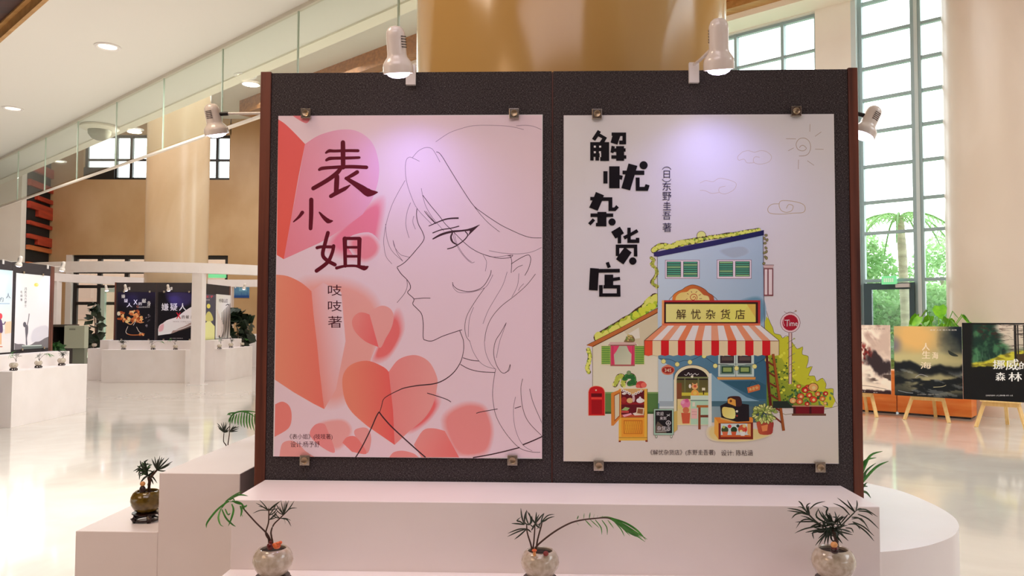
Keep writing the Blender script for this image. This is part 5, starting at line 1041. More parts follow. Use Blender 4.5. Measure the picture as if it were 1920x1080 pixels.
# little figures in the pots
def figure(px, py, y, label, parts, cat='figurine'):
    base = hy(px, py, y); t = empty('figurine', base, 0, label, cat, 'small ceramic figures in the pots')
    for nm, mat, (x, yy, z), r, sz in parts: MB().ball((x, yy, z), r, 8, sz).build(nm, mat, t)
    return t
OR = noisemat('orange_coral_glaze', (206, 78, 30), (226, 120, 60), (160, 160, 160), rough=0.4); RD = pmat('dark_red_glaze', (92, 16, 18), 0.3); SK = pmat('pale_skin_glaze', (226, 160, 96), 0.35); DB = pmat('dark_robe_glaze', (44, 22, 20), 0.3)
figure(519, 1030, yP-0.02, 'orange ruffled coral-like figure in the left cream pot', [('body', OR, (0, 0, 0.010), 0.0105, 0.85), ('tail', OR, (0.009, 0, 0.018), 0.0055, 0.8), ('crest', OR, (0.004, -0.003, 0.017), 0.006, 0.7), ('head', OR, (-0.006, -0.002, 0.013), 0.0055, 0.9)])
figure(506, 1030, yP-0.005, 'dark red bulb at the foot of the left palm', [('body', RD, (0, 0, 0.008), 0.0085, 1.2), ('tip', RD, (0.001, 0, 0.018), 0.0045, 1.4)], 'bulb')
figure(1002, 1043, yP-0.028, 'tiny mushroom figure in the middle cream pot', [('mushroom_stem', SK, (0, 0, 0.007), 0.0042, 1.9), ('cap', OR, (0, 0, 0.0155), 0.0068, 0.55)])
figure(1023.5, 1040, yP-0.02, 'small dull red stone in the middle cream pot', [('stone', noisemat('dull_red_stone', (120, 44, 44), (150, 66, 60), (90, 90, 90), rough=0.7), (0, 0, 0.003), 0.0075, 0.9)], 'stone')
figure(1565, 1037, yP-0.035, 'little seated figure with a pale round head in the right pot', [('body', DB, (0, 0, 0.007), 0.0115, 0.75), ('collar', RD, (0, -0.001, 0.0135), 0.0095, 0.5), ('head', SK, (-0.002, -0.002, 0.0225), 0.0092, 0.92), ('topknot', DB, (-0.002, 0.0, 0.031), 0.003, 1)])
figure(267, 926, yg-0.03, 'little robed figure with an orange head in the green pot', [('body', DB, (0, 0, 0.014), 0.011, 1.5), ('shoulder', DB, (0.001, 0, 0.022), 0.008, 0.9), ('head', SK, (0, 0, 0.036), 0.0092, 0.95)])
# palms on the far stands (copies)
PALMS = [bpy.data.objects['potted_palm'+s] for s in ('', '.001', '.002', '.003')]
STANDS0 = bpy.data.objects['pot_stand']
def far_palm(i, px, x, y, label, z=LOW, rz=0):
    rz = H90 if x is not None else rz
    p = Vector((x if x is not None else hy(px, 600, y).x, y, z))
    c = copy_tree(PALMS[i]); c.location = p; c.rotation_euler = (0, 0, rz); c['label'] = label; c['group'] = 'potted palms on the far stands'
    s = copy_tree(STANDS0); s.location = p; s['label'] = 'lacquer stand under the '+label; s['group'] = 'pot stands on the far plinths'
far_palm(2, 233, None, 17.85, 'tiny palm below the far left black poster'); far_palm(1, 288, None, 17.85, 'tiny palm between the two far black posters'); far_palm(0, 330, None, 17.85, 'tiny palm below the far right black poster')
far_palm(0, None, -6.97, 18.35, 'tiny palm left of three on the far sunlit plinth'); far_palm(2, None, -6.97, 19.1, 'tiny palm in the middle of the far sunlit plinth'); far_palm(1, None, -6.97, 19.9, 'tiny palm at the right end of the far sunlit plinth')
far_palm(0, None, -6.93, 10.72, 'small palm left of three under the moon poster'); far_palm(1, None, -6.93, 11.28, 'small palm in the middle under the moon poster'); far_palm(2, None, -6.93, 11.86, 'small palm at the right end of the left edge plinth')
far_palm(2, 178, None, 18.6, 'small dark palm on the far plinth end beside the glass door'); far_palm(0, 463, None, 23.85, 'very small palm on the pinkish plinth far back', 0.80)

# ================================================================ RING BEAM
rc = Vector((-8.8, 20.8, 0)); RR = 3.95
rb = empty('ring_canopy', rc, 0, 'white overhead ring beam on slim posts around the far stand', 'ring beam')
m = MB(); n = 96; z0, z1 = 2.50, 2.73; r0, r1 = RR-0.12, RR+0.12
vs = [(r*math.cos(2*math.pi*k/n), r*math.sin(2*math.pi*k/n), z) for k in range(n) for (r, z) in ((r0, z0), (r1, z0), (r1, z1), (r0, z1))]
m.add(vs, [(4*k+a, 4*k+(a+1) % 4, 4*((k+1) % n)+(a+1) % 4, 4*((k+1) % n)+a) for k in range(n) for a in range(4)]); m.build('beam', WHITE, rb)
for ang in (-1.109, 0.35, 1.65, 3.0, 4.25):
    x, y = RR*math.cos(ang), RR*math.sin(ang)
    MB().box(x-0.115, x+0.115, y-0.115, y+0.115, 0, z0).build('post', WHITE, rb)
    MB().box(x-0.17, x+0.17, y-0.17, y+0.17, 0, 0.012).build('foot_plate', PLASTW, rb)

# ================================================================ FAR POSTERS
P2 = O2+Vector((0, -0.009, 0)); N2 = Vector((0, 1, 0))
def rough_blobs(a, R, xs, ys, cols, n, r, ry=None):
    for i in range(n):
        a.disc(R.uniform(*xs), R.uniform(*ys), R.uniform(r*0.4, r), cols[i % len(cols)], (ry or r)*R.uniform(0.3, 0.8), n=10, rot=R.uniform(-0.6, 0.6))
W_ = (236, 234, 236)
def draw_black1(a, t):
    R = random.Random(11); a.rect(210, 540, 300, 650, (14, 11, 18)); a.rect(220, 548, 291, 575, (30, 24, 52), ((255, 548), (255, 575), (16, 12, 20)))
    F = [(206, 140, 84), (176, 96, 50), (222, 176, 120), (140, 66, 34)]
    rough_blobs(a, R, (222, 238), (585, 598), F, 16, 3.4); rough_blobs(a, R, (244, 262), (582, 600), F, 26, 3.8); rough_blobs(a, R, (230, 268), (594, 604), F, 30, 3.6); a.disc(222.5, 588, 3, (196, 190, 166), 4)
    a.line([(239, 606), (246, 608), (252, 602)], 1.4, (206, 150, 100)); a.line([(256, 600), (262, 605), (270, 604)], 1.4, (200, 140, 90))
    a.line([(250, 610), (254, 603)], 0.8, (226, 220, 214)); a.line([(240, 612), (236, 622), (240, 627)], 0.9, (206, 190, 176)); a.line([(256, 613), (261, 622), (267, 625)], 0.9, (206, 190, 176))
    a.line([(239, 626), (246, 628), (258, 628), (270, 627)], 1.6, (170, 96, 50)); rough_blobs(a, R, (260, 271), (625, 629), F, 10, 2.2); rough_blobs(a, R, (273, 281), (590, 614), [(74, 70, 76), (116, 108, 112)], 8, 2.4)
    for ch, x, y, w, h in (('嫌', 228, 552, 6.6, 7), ('疑', 233, 560.5, 6.6, 6.6), ('人', 237.5, 568, 10.5, 8), ('X', 250.5, 562, 7.5, 9), ('的', 260, 566.5, 6, 6), ('献', 266.5, 560, 7.5, 8), ('身', 276, 564.5, 6.5, 9.5)): t.text(ch, x, y, x+w, y+h, W_, bold=0.16)
    t.text('Q', 256, 573, 260, 577.5, (196, 120, 96)); t.text('(日)东野圭吾著', 260, 574.5, 281, 577.5, (206, 204, 206))
poster([(219.6, 547.5), (291, 547.5), (291, 640), (219.6, 640)], P2, N2, 'far left black poster with glowing figures and a scattered white title', 'posters on the far dark board', draw_black1, eps=2e-4, base=0.001, k=(1.5, 1.5, 1.5))
def draw_black2(a, t):
    a.rect(290, 540, 370, 650, (16, 12, 17)); a.soft([(318, 552), (338, 549), (356, 554), (350, 568), (328, 570)], (46, 38, 78), (17, 13, 19), 1.5)
    a.poly(smooth([(296.5, 617), (302, 609), (312, 601), (320, 598), (332, 594), (344, 585), (356, 577), (366, 572)], 4)+smooth([(366, 607), (352, 612), (338, 617), (322, 625), (310, 627), (296.5, 629)], 4), (222, 208, 208), ((300, 630), (350, 590), (214, 198, 198)))
    a.poly([(324, 620), (345, 612), (366, 600), (366, 609), (345, 617), (320, 626)], (150, 128, 122)); a.poly([(330, 622), (350, 614), (366, 606), (366, 611), (345, 618)], (84, 66, 62)); a.soft([(300, 612), (306, 609), (305, 618), (299, 620)], (196, 150, 156), (216, 200, 200), 1.5); a.line([(326, 619), (342, 616), (360, 609)], 1, (226, 214, 210))
    for ch, x in (('嫌', 303), ('疑', 319.5), ('人', 336)): t.text(ch, x, 568.5, x+13, 582.5, W_, bold=0.22)
    t.text('X', 330.5, 586, 339, 597.5, (176, 26, 46), bold=0.3)
    for ch, x in (('的', 341), ('献', 348.8), ('身', 357.3)): t.text(ch, x, 591, x+5.6, 597.5, (60, 46, 46), bold=0.1)
    t.text('东野圭吾 著 一个人的献身 可以多纯粹', 324, 602.2, 361, 603.8, (110, 90, 90)); t.text('世上有些事情', 348, 605, 361, 606.6, (110, 90, 90)); t.text('《嫌疑人X的献身》(东野圭吾著) 设计', 318, 633.6, 343, 635.2, (190, 180, 180))
poster([(295.8, 547.5), (367, 547.5), (367, 640), (295.8, 640)], P2, N2, 'far right black poster with a white wing and a red letter', 'posters on the far dark board', draw_black2, eps=2e-4, base=0.001, k=(1.5, 1.5, 1.5))
for i, (x, y) in enumerate(((233, 547), (281, 547), (228, 637), (279, 637), (308, 547), (355, 547), (307, 637), (356, 637))):
    w = ('far left black poster', 'far right black poster')[i//4]; q = ('upper left', 'upper right', 'lower left', 'lower right')[i % 4]
    clip(x, y, P2, N2, 0, 'tiny clip at the %s edge of the %s' % (q, w), 'clips on the far dark board', 0.04)
P3 = O2+Vector((1.010, 0, 0)); N3 = Vector((-1, 0, 0))
def draw_yellow(a, t):
    a.rect(370, 530, 404, 645, (70, 70, 86)); a.rect(370, 552, 402.5, 558, (70, 70, 86))
    a.poly(smooth([(378, 612), (386, 605), (392, 600), (398, 607), (403, 612)], 3)+[(403.5, 640), (370, 640)], (232, 220, 150)); a.disc(391, 574, 3.4, (222, 206, 96), 4.4); a.sp([(387, 588), (392, 584), (397, 590), (399, 601), (385, 601)], (196, 190, 112))
    t.text('小王子', 378, 554, 400, 558.5, (226, 70, 84), bold=0.2); t.text('圣埃克苏佩里', 383, 561, 393, 563.6, (206, 200, 206))
poster([(379, 551), (403, 552.5), (403, 636), (379, 638)], P3, N3, 'far sunlit poster with yellow dunes on slate grey', 'posters on the far sunlit board', draw_yellow, eps=2e-4, base=0.001, k=(1.3, 1.3, 1.3))
def draw_cliff(a, t):
    a.rect(400, 540, 440, 645, (232, 226, 212)); R = random.Random(5)
    for i in range(11):
        x = 413+i*1.7; y = 615-i*5.4; a.line([(x+3, y-30+i*3.6), (x+1.6, (y+636)/2), (x-2+R.uniform(-1, 1), 634)], [0.7, 1.9, 1.0], [(104, 94, 88), (150, 140, 128), (80, 72, 70)][i % 3])
    for i in range(8): a.line([(407+i*1.6, 580+i*4), (408+i*1.4, 606+i*2), (407+i, 632)], 1.2, [(206, 196, 184), (214, 200, 196)][i % 2])
    a.line([(423, 573), (426, 571), (429, 572), (426, 570)], 1.2, (50, 46, 46)); a.disc(411, 631, 1.2, (40, 36, 36), 2.6)
    t.text('呼啸山庄', 410.5, 560, 427, 567.5, (70, 64, 62))
poster([(404.5, 551.5), (431.5, 553.5), (431.5, 633.5), (404.5, 635.5)], P3, N3, 'far sunlit white poster with a sketched grey cliff', 'posters on the far sunlit board', draw_cliff, eps=2e-4, base=0.001, k=(1.3, 1.3, 1.3))
P1 = O1+Vector((1.010, 0, 0))
def draw_sky(a, t):
    a.rect(-120, 480, 24, 670, (186, 214, 238), ((0, 510), (0, 660), (232, 214, 206))); a.poly([(-120, 628), (24, 616), (24, 672), (-120, 680)], (206, 200, 204), ((0, 618), (0, 664), (224, 216, 210)))
    a.poly([(9, 604), (23, 602), (23, 624), (9, 626)], (232, 190, 160)); a.rect(-60, 568.5, 18, 570, (150, 176, 196))
    a.disc(0, 593, 4.4, (204, 66, 76), 6); a.sp([(-6, 600), (2, 599), (5, 612), (4, 624), (-6, 625)], (90, 66, 100)); a.line([(2, 606), (7, 608), (10, 603)], 2, (90, 66, 100)); a.rect(0, 624, 2.6, 646, (206, 160, 120)); a.disc(1, 650, 4, (190, 120, 100), 1.2)
    a.disc(-60, 560, 16, (236, 236, 240), 8)
    t.text('追风筝', -34, 556, -5, 568, (70, 84, 96)); t.text('的', -3, 557, 6.5, 566, (70, 84, 96)); t.text('人', 11, 549.5, 19.5, 559.5, (70, 84, 96))
poster([(-70, 497), (22, 509), (22, 656), (-70, 671)], P1, N3, 'sky-blue poster with a red-haired child cut by the left photo edge', 'posters on the left edge board', draw_sky, eps=1.5e-4, base=0.001, k=(1.25, 1.25, 1.25))
def draw_moon(a, t):
    a.rect(20, 500, 100, 670, (226, 226, 236), ((60, 520), (60, 650), (226, 214, 218)))
    a.soft([(62, 622), (72, 614), (86, 612), (92, 622), (92, 640), (62, 640)], (200, 196, 204), (224, 216, 220), 1.2); a.poly(smooth([(27, 643), (33, 645), (42, 645), (52, 648), (60, 645), (66, 641), (74, 640), (84, 634), (92, 631)], 3)+[(92, 660), (27, 660)], (112, 106, 110))
    a.line([(41, 648.5), (60, 648.2), (78, 647.5)], 2, (176, 186, 180)); a.poly([(41, 650), (80, 648.5), (80, 653), (41, 655)], (96, 104, 100))
    a.disc(68, 534, 4.2, (240, 204, 96), 3.4); a.disc(70, 533.5, 2, (246, 222, 140), 2)
    a.sp([(47, 612), (52, 610), (52.5, 622), (50.5, 634), (51, 646), (48.5, 646), (48, 634)], (96, 92, 100)); a.disc(46, 608.5, 3, (90, 86, 94), 5); a.line([(50, 613), (53, 600), (54.5, 588)], 1.5, (106, 102, 108))
    for i, ch in enumerate('月亮与六便士'): t.text(ch, 45.5, 539+i*6.2, 49.8, 544.4+i*6.2, (84, 84, 92))
    for i, ch in enumerate('毛姆著'): t.text(ch, 38, 545+i*7.2, 41.8, 550+i*7.2, (84, 84, 92))
poster([(28.5, 511), (92, 518), (92, 651), (28.5, 657)], P1, N3, 'pale poster with a yellow moon and a reaching child silhouette', 'posters on the left edge board', draw_moon, eps=1.5e-4, base=0.001, k=(1.25, 1.25, 1.25))
for i, (x, y) in enumerate(((44, 511), (80, 515), (41, 655), (82, 652))):
    clip(x, y, P1, N3, H90, 'white clip at the %s edge of the moon poster' % ('upper left', 'upper right', 'lower left', 'lower right')[i], 'clips on the left edge board', 0.035)
# blue picture on the far wall
def draw_blue(a, t):
    a.rect(436, 530, 470, 562, (70, 110, 140)); a.rect(448, 533, 463, 546, (96, 140, 160)); 
    for k in range(11): a.poly([(437+k*2.8, 559), (438.3+k*2.8, 550-(k*7 % 4)), (439.6+k*2.8, 559)], (30, 66, 120))
    a.rect(437, 554, 468, 559, (30, 62, 116)); a.line([(450, 540), (455, 538), (462, 541)], 0.9, (60, 60, 84))
poster([(437, 532), (467.5, 532), (467.5, 558.5), (437, 558.5)], (0, YF-0.02, 0), N2, 'blue framed picture on the tan wall above the leafy bush', None, draw_blue, name='wall_picture', thick=0.018, eps=2e-4, base=0.001, k=(1.5, 1.5, 1.5))
bpy.data.objects['wall_picture']['category'] = 'picture'

# ================================================================ FAR FURNITURE
kx0, kx1, ky = hy(122, 600, 16).x, hy(160, 600, 16).x, 16.0
k = empty('reception_kiosk', ((kx0+kx1)/2, ky, 0), 0, 'pale grey-green box counter behind the left edge board', 'counter')
GGR = pmat('pale_grey_green', (176, 178, 156), 0.5); GG2 = pmat('grey_green_base', (126, 128, 112), 0.5)
hw = (kx1-kx0)/2
MB().box(-hw, hw, -0.02, 0.14, 0.86, 1.33).build('upper_panel', GGR, k, bevel=0.006); MB().box(-hw*0.25, hw*0.95, 0.02, 0.13, 0, 0.86).build('base', GG2, k, bevel=0.006); MB().box(-hw*0.5, hw*0.1, -0.026, -0.02, 1.24, 1.27).build('slot', GG2, k)
c0 = hy(90, 600, 16).x
k = empty('dark_cabinet', ((c0+kx0)/2, ky+0.1, 0), 0, 'dark brown open cabinet beside the pale grey-green counter', 'cabinet'); hw = (kx0-c0)/2-0.01
DC = pmat('dark_cabinet_wood', (40, 30, 26), 0.5)
MB().box(-hw, hw, 0.4, 0.45, 0, 1.3).build('back_panel', DC, k); MB().box(-hw, -hw+0.03, 0, 0.4, 0, 1.3).build('side_panel', DC, k); MB().box(hw-0.03, hw, 0, 0.4, 0, 1.3).build('side_panel', DC, k); MB().box(-hw, hw, -0.01, 0.45, 1.3, 1.35).build('top', pmat('cabinet_top', (74, 62, 50), 0.5), k); MB().box(-hw+0.03, hw-0.03, 0.02, 0.4, 0.5, 0.53).build('shelf', DC, k)

def leafy(t, c, rx, rz, n, mat, size, R, name='foliage', ry=None):
    m = MB()
    for i in range(n):
        a, b, q = R.uniform(0, 6.283), math.acos(R.uniform(-1, 1)), R.uniform(0.35, 1)**0.5
        p = Vector(c)+Vector((rx*q*math.sin(b)*math.cos(a), (ry or rx)*q*math.sin(b)*math.sin(a), rz*q*math.cos(b)))
        d = Vector((R.uniform(-1, 1), R.uniform(-1, 1), R.uniform(-0.8, 0.6))).normalized(); s_ = d.cross(Vector((R.uniform(-1, 1), R.uniform(-1, 1), R.uniform(-1, 1)))).normalized()
        l = size*R.uniform(0.6, 1.3); w = l*0.32
        m.add([p-d*l/2, p+s_*w, p+d*l/2, p-s_*w], [(0, 1, 2, 3)])
    o = m.build(name, mat, t, recalc=False); o['kind'] = 'stuff'; return o
def floor_plant(name, p, h, r, label, mat, R, pm=STANDW, size=0.22, n=90, pr=0.18, ph=0.35):
    t = empty(name, (p[0], p[1], p[2] if len(p) > 2 else 0), 0, label, 'plant')
    MB().lathe([(0.0001, 0), (pr*0.7, 0), (pr, ph), (pr*0.9, ph), (pr*0.86, ph-0.04), (0.0001, ph-0.05)], 20).build('pot', pm, t)
    MB().tube([(0, 0, ph-0.05), (0.03, 0.02, h*0.55), (0, 0, h*0.8)], [0.022, 0.016, 0.01], 7).build('stem', STEMB, t)
    leafy(t, (0, 0, ph+(h-ph)*0.52), r, (h-ph)*0.5, n, mat, size, R); return t
RF = random.Random(21)
p = hy(443, 640, 22.6); floor_plant('leafy_bush', (p.x, 22.6), 1.75, 0.5, 'dark leafy potted bush against the tan wall right of the cliff poster', LEAFD, RF, n=170, size=0.34)
p = hy(176, 640, 21.5); floor_plant('leafy_bush', (p.x, 21.5), 1.95, 0.22, 'thin dark potted plant standing before the far glass door', LEAFD, RF, n=60, size=0.3)
p = hy(101, 650, 13.6); floor_plant('leafy_bush', (p.x, 13.6), 1.05, 0.2, 'green and white flowering plant beside the moon poster', LEAFM, RF, n=70, size=0.16, pr=0.2, ph=0.75)

# ================================================================ RIGHT SIDE: cabinets, easels, posters
cab0 = hz(1596, 770.5, 0); cab1 = hz(1682, 776.3, 0); cab2 = hz(1823, 787, 0)
for nm, p, q, l in (('low_cabinet', cab0-(cab1-cab0)*1.2, cab1, 'orange wooden low cabinet behind the wave posters, far half'), ('low_cabinet', cab1, cab2, 'orange wooden low cabinet behind the wave posters, near half')):
    L_ = (q-p).length; dv = (q-p).normalized(); rz = math.atan2(dv.y, dv.x)
    t = empty(nm, p, rz, l, 'cabinet', 'orange low cabinets by the window')
    MB().box(0.006, L_-0.006, 0, 0.42, 0.03, 0.66).build('body', ORANGE, t, bevel=0.004); MB().box(0.02, L_-0.02, 0.02, 0.4, 0, 0.03).build('plinth_base', STANDW, t); MB().box(0.003, L_-0.003, -0.012, 0.43, 0.66, 0.69).build('top', ORANGE, t, bevel=0.003)
# bright green plant on the cabinet
p = hy(1758, 640, 12.0); t = empty('leafy_houseplant', (p.x, p.y, 0.69), 0, 'bright green large-leaved plant by the tall window above the wave poster', 'plant')
PLM = noisemat('bright_lime_leaf', (92, 168, 20), (140, 206, 40), (8, 8, 8), rough=0.35)
MB().lathe([(0.0001, 0), (0.10, 0), (0.15, 0.32), (0.14, 0.32), (0.13, 0.29), (0.0001, 0.28)], 24).build('pot', PLASTW, t)
R = random.Random(4)
for i in range(44):
    a = R.uniform(0, 6.283); el = R.uniform(0.35, 1.45); ln = R.uniform(0.35, 0.78); d = Vector((math.cos(a)*math.cos(el), math.sin(a)*math.cos(el), math.sin(el))); b = Vector((0, 0, 0.29)); tip = b+d*ln
    h_ = Vector((math.cos(a), math.sin(a), 0)); dr_ = (h_*0.55+Vector((0, 0, -0.8))).normalized(); s_ = Vector((-h_.y, h_.x, R.uniform(-0.3, 0.3))).normalized(); w = R.uniform(0.07, 0.105); L2 = w*2.4; m = MB()
    q = [tip, tip-dr_*L2*0.10+s_*w*0.6, tip+dr_*L2*0.2+s_*w, tip+dr_*L2*0.6+s_*w*0.75, tip+dr_*L2, tip+dr_*L2*0.6-s_*w*0.75, tip+dr_*L2*0.2-s_*w, tip-dr_*L2*0.10-s_*w*0.6, tip+dr_*L2*0.4-h_*0.015]
    m.add(q, [(k, (k+1) % 8, 8) for k in range(8)], True); m.tube([b, b.lerp(tip, 0.6)+Vector((0, 0, 0.03)), tip], 0.006, 6, False); m.build('leaf', PLM, t, recalc=False)

E0 = hz(1695, 788, 0); E1 = hz(1917, 805, 0); dE = Vector((E1.x-E0.x, E1.y-E0.y, 0)).normalized(); nE = Vector((-dE.y, dE.x, 0)); nE = nE if nE.y > 0 else -nE
RZE = math.atan2(dE.y, dE.x)
def easel(pl, pr_, zt, label, back=0.09, zl=0.40):
    """front feet at floor pixels pl, pr_"""
    a, b = hz(*pl, 0), hz(*pr_, 0); c = (a+b)/2; w = (b-a).length; dv = (b-a).normalized(); rz = math.atan2(dv.y, dv.x)
    rz = RZE; c = E0+dE*((c-E0).dot(dE))+nE*back; t = empty('easel', c, rz, label, 'easel', 'pale wooden easels by the window'); h = w/2
    for s in (-1, 1): MB().bar((s*h, 0, 0), (s*h*0.52, 0.16, zl+0.12), 0.045, 0.03).bar((s*h*0.52, 0.16, zl+0.12), (s*h*0.35, 0.2, 1.0), 0.045, 0.03).build('leg', EASELW, t)
    MB().bar((0.02, 0.62, 0), (0, 0.24, 1.05), 0.045, 0.03).build('rear_leg', EASELW, t)
    MB().box(-h*0.72, h*0.72, 0.07, 0.10, zl-0.10, zl-0.04).build('crossbar', EASELW, t)
    MB().box(-h*0.82, h*0.82, 0.0, 0.13, zl-0.035, zl-0.005).build('ledge', EASELW, t)
    MB().box(-0.02, 0.02, 0.2, 0.23, zl, zt).build('mast', EASELW, t)
    return t
easel((1556, 780), (1638, 785), 1.3, 'wooden easel farthest along, half hidden by the near board')
easel((1695, 788), (1772, 796.5), 1.3, 'wooden easel in the middle under the dark wave poster')
easel((1834, 798), (1926, 806), 1.35, 'wooden easel at the right edge under the forest poster', -0.16)
PE = E0+nE*0.06
def mix(c0, c1, t): t = max(0, min(1, t)); return tuple(c0[k]+(c1[k]-c0[k])*t for k in range(3))
def sst(a, b, x): t = max(0, min(1, (x-a)/(b-a))); return t*t*(3-2*t)
def nz(x, y, o=4): return mnoise.fractal(Vector((x, y, 3.7)), 1.0, 2.0, o)
def draw_ship(a, t):
    def fn(u, v):
        n = nz(u*2.2-v*1.5, v*3.5+u); c = mix((190, 166, 152), (226, 210, 194), sst(-0.35, 0.35, n+0.3*(v-0.4)-0.25*(u-0.5)))
        c = mix(c, (150, 116, 106), sst(0.1, 0.6, nz(u*3+5, v*6-u*3))*sst(0.45, 0.1, v)*0.8)
        d = math.hypot((u-0.62)/0.34, (v-0.56-0.3*(u-0.6))/0.16)+0.5*nz(u*5, v*5+9)
        c = mix(c, (48, 36, 40), sst(1.15, 0.75, d))
        c = mix(c, (70, 54, 50), sst(0.02, 0.3, nz(u*2.5+1, v*14))*sst(0.62, 0.72, v)*sst(0.3, 0.6, u)*sst(0.86, 0.78, v))
        c = mix(c, (216, 200, 182), sst(0.70, 0.78, v-0.18*u+0.06*nz(u*6, v*6))*0.75*sst(0.95, 0.86, v))
        return mix(c, (44, 24, 28), sst(0.90, 0.925, v-0.03*u+0.015*nz(u*8, 2)))
    def fr(u, v):
        c = fn(u, v); k = sst(1.1, 0.6, math.hypot((u-0.28)/0.26, (v-0.43)/0.17)); n = nz(u*16+3, v*16, 3)
        return mix(c, mix((128, 40, 36), (66, 22, 24), sst(-0.2, 0.4, nz(u*24, v*24+8, 2))), k*sst(-0.12, 0.12, n)*sst(0.62, 0.5, v))
    a.grid(1590, 606, 1678, 741, 80, 100, fr)
    a.line([(1608, 656), (1613, 648), (1615, 641)], [1.2, 2.2, 3], (46, 22, 22)); R = random.Random(2)
    a.line([(1600, 722), (1630, 724), (1662, 730)], 1, (120, 104, 96))
    t.text('文字设计  作者著', 1604, 615.5, 1660, 618, (150, 120, 116)); t.text('《人生》', 1602, 732.8, 1623, 735, (206, 190, 186)); t.text('设计', 1637, 735, 1646, 737, (206, 190, 186))
poster([(1590, 608.5), (1676, 610.5), (1664, 739), (1590, 735)], PE, nE, 'poster of a pale stormy sea with a dark red ship, farthest on the right', 'posters on the easels', draw_ship, thick=0.012, eps=1e-4, base=0.0008, k=(1.25, 1.25, 1.25))
def draw_wave(a, t):
    def fn(u, v):
        g = math.hypot((u-0.34)/0.42, (v-0.16)/0.32); c = mix((206, 164, 100), (150, 144, 110), sst(0.3, 1.2, g+0.15*nz(u*3, v*3)))
        c = mix(c, (16, 26, 36), sst(0.55, 0.98, u+0.12*nz(u*4, v*4+2)-0.35*max(0, v-0.25))*sst(0.5, 0.38, v)); c = mix(c, (104, 100, 110), sst(0.16, 0.02, math.hypot(u-0.05, (v-0.27)*0.9))*0.9)
        c = mix(c, (182, 172, 122), sst(0.34, 0.42, v)*sst(0.56, 0.47, v)*(0.85-0.3*u))
        e = 0.445+0.02*math.sin(u*9+1)+(0.11*sst(0.18, 0.46, u)-0.04*sst(0.5, 0.7, u))+0.035*nz(u*5, 1.3)
        dk = sst(e-0.01, e+0.035, v); c = mix(c, (18, 22, 26), dk)
        f = sst(0.02, 0.30, nz(u*2.4-v*1.8+3, v*10+u*1.5, 5)+0.10*sst(0.75, 0.5, abs(u-0.65)*2)-0.05)*sst(e+0.10, e+0.17, v)*sst(0.96, 0.80, v)*(0.35+0.65*sst(0.12, 0.5, u))
        c = mix(c, (160, 152, 112), f*0.9)
        f2 = sst(0.22, 0.4, nz(u*4+7, v*16-u*4, 5))*sst(e+0.05, e+0.12, v)*0.4
        return mix(c, (150, 154, 152), f2)
    a.grid(1668, 608, 1810, 752, 70, 80, fn)
    a.sp([(1778, 657), (1786, 661), (1797, 667.5), (1788, 668), (1780, 664)], (40, 46, 44))
    a.line([(1684, 732), (1700, 736), (1712, 737)], 0.9, (130, 136, 140)); a.line([(1750, 726), (1766, 725), (1774, 722)], 1.1, (160, 154, 124)); a.line([(1716, 708), (1726, 702), (1740, 706)], 0.9, (150, 150, 150))
    Wt = (216, 200, 176)
    for ch, x0, y0, x1, y1 in (('人', 1729, 643, 1743, 657), ('生', 1729, 658, 1744, 672), ('海', 1748, 660, 1759, 673), ('海', 1726, 679, 1746, 691.5)): t.text(ch, x0, y0, x1, y1, Wt, bold=0.3)
    t.text('麦家 人生 像大海 起落', 1744, 617.5, 1794, 620, (206, 200, 190)); t.text('《人生海海》(麦家著) 设计', 1720, 738.6, 1760, 741, (150, 146, 140))
poster([(1682, 612), (1806, 612), (1803, 748), (1671.5, 741)], PE-nE*0.03, nE, 'dark sea wave poster in the middle of the three easels', 'posters on the easels', draw_wave, thick=0.012, eps=1e-4, base=0.0008, k=(1.3, 1.3, 1.3))
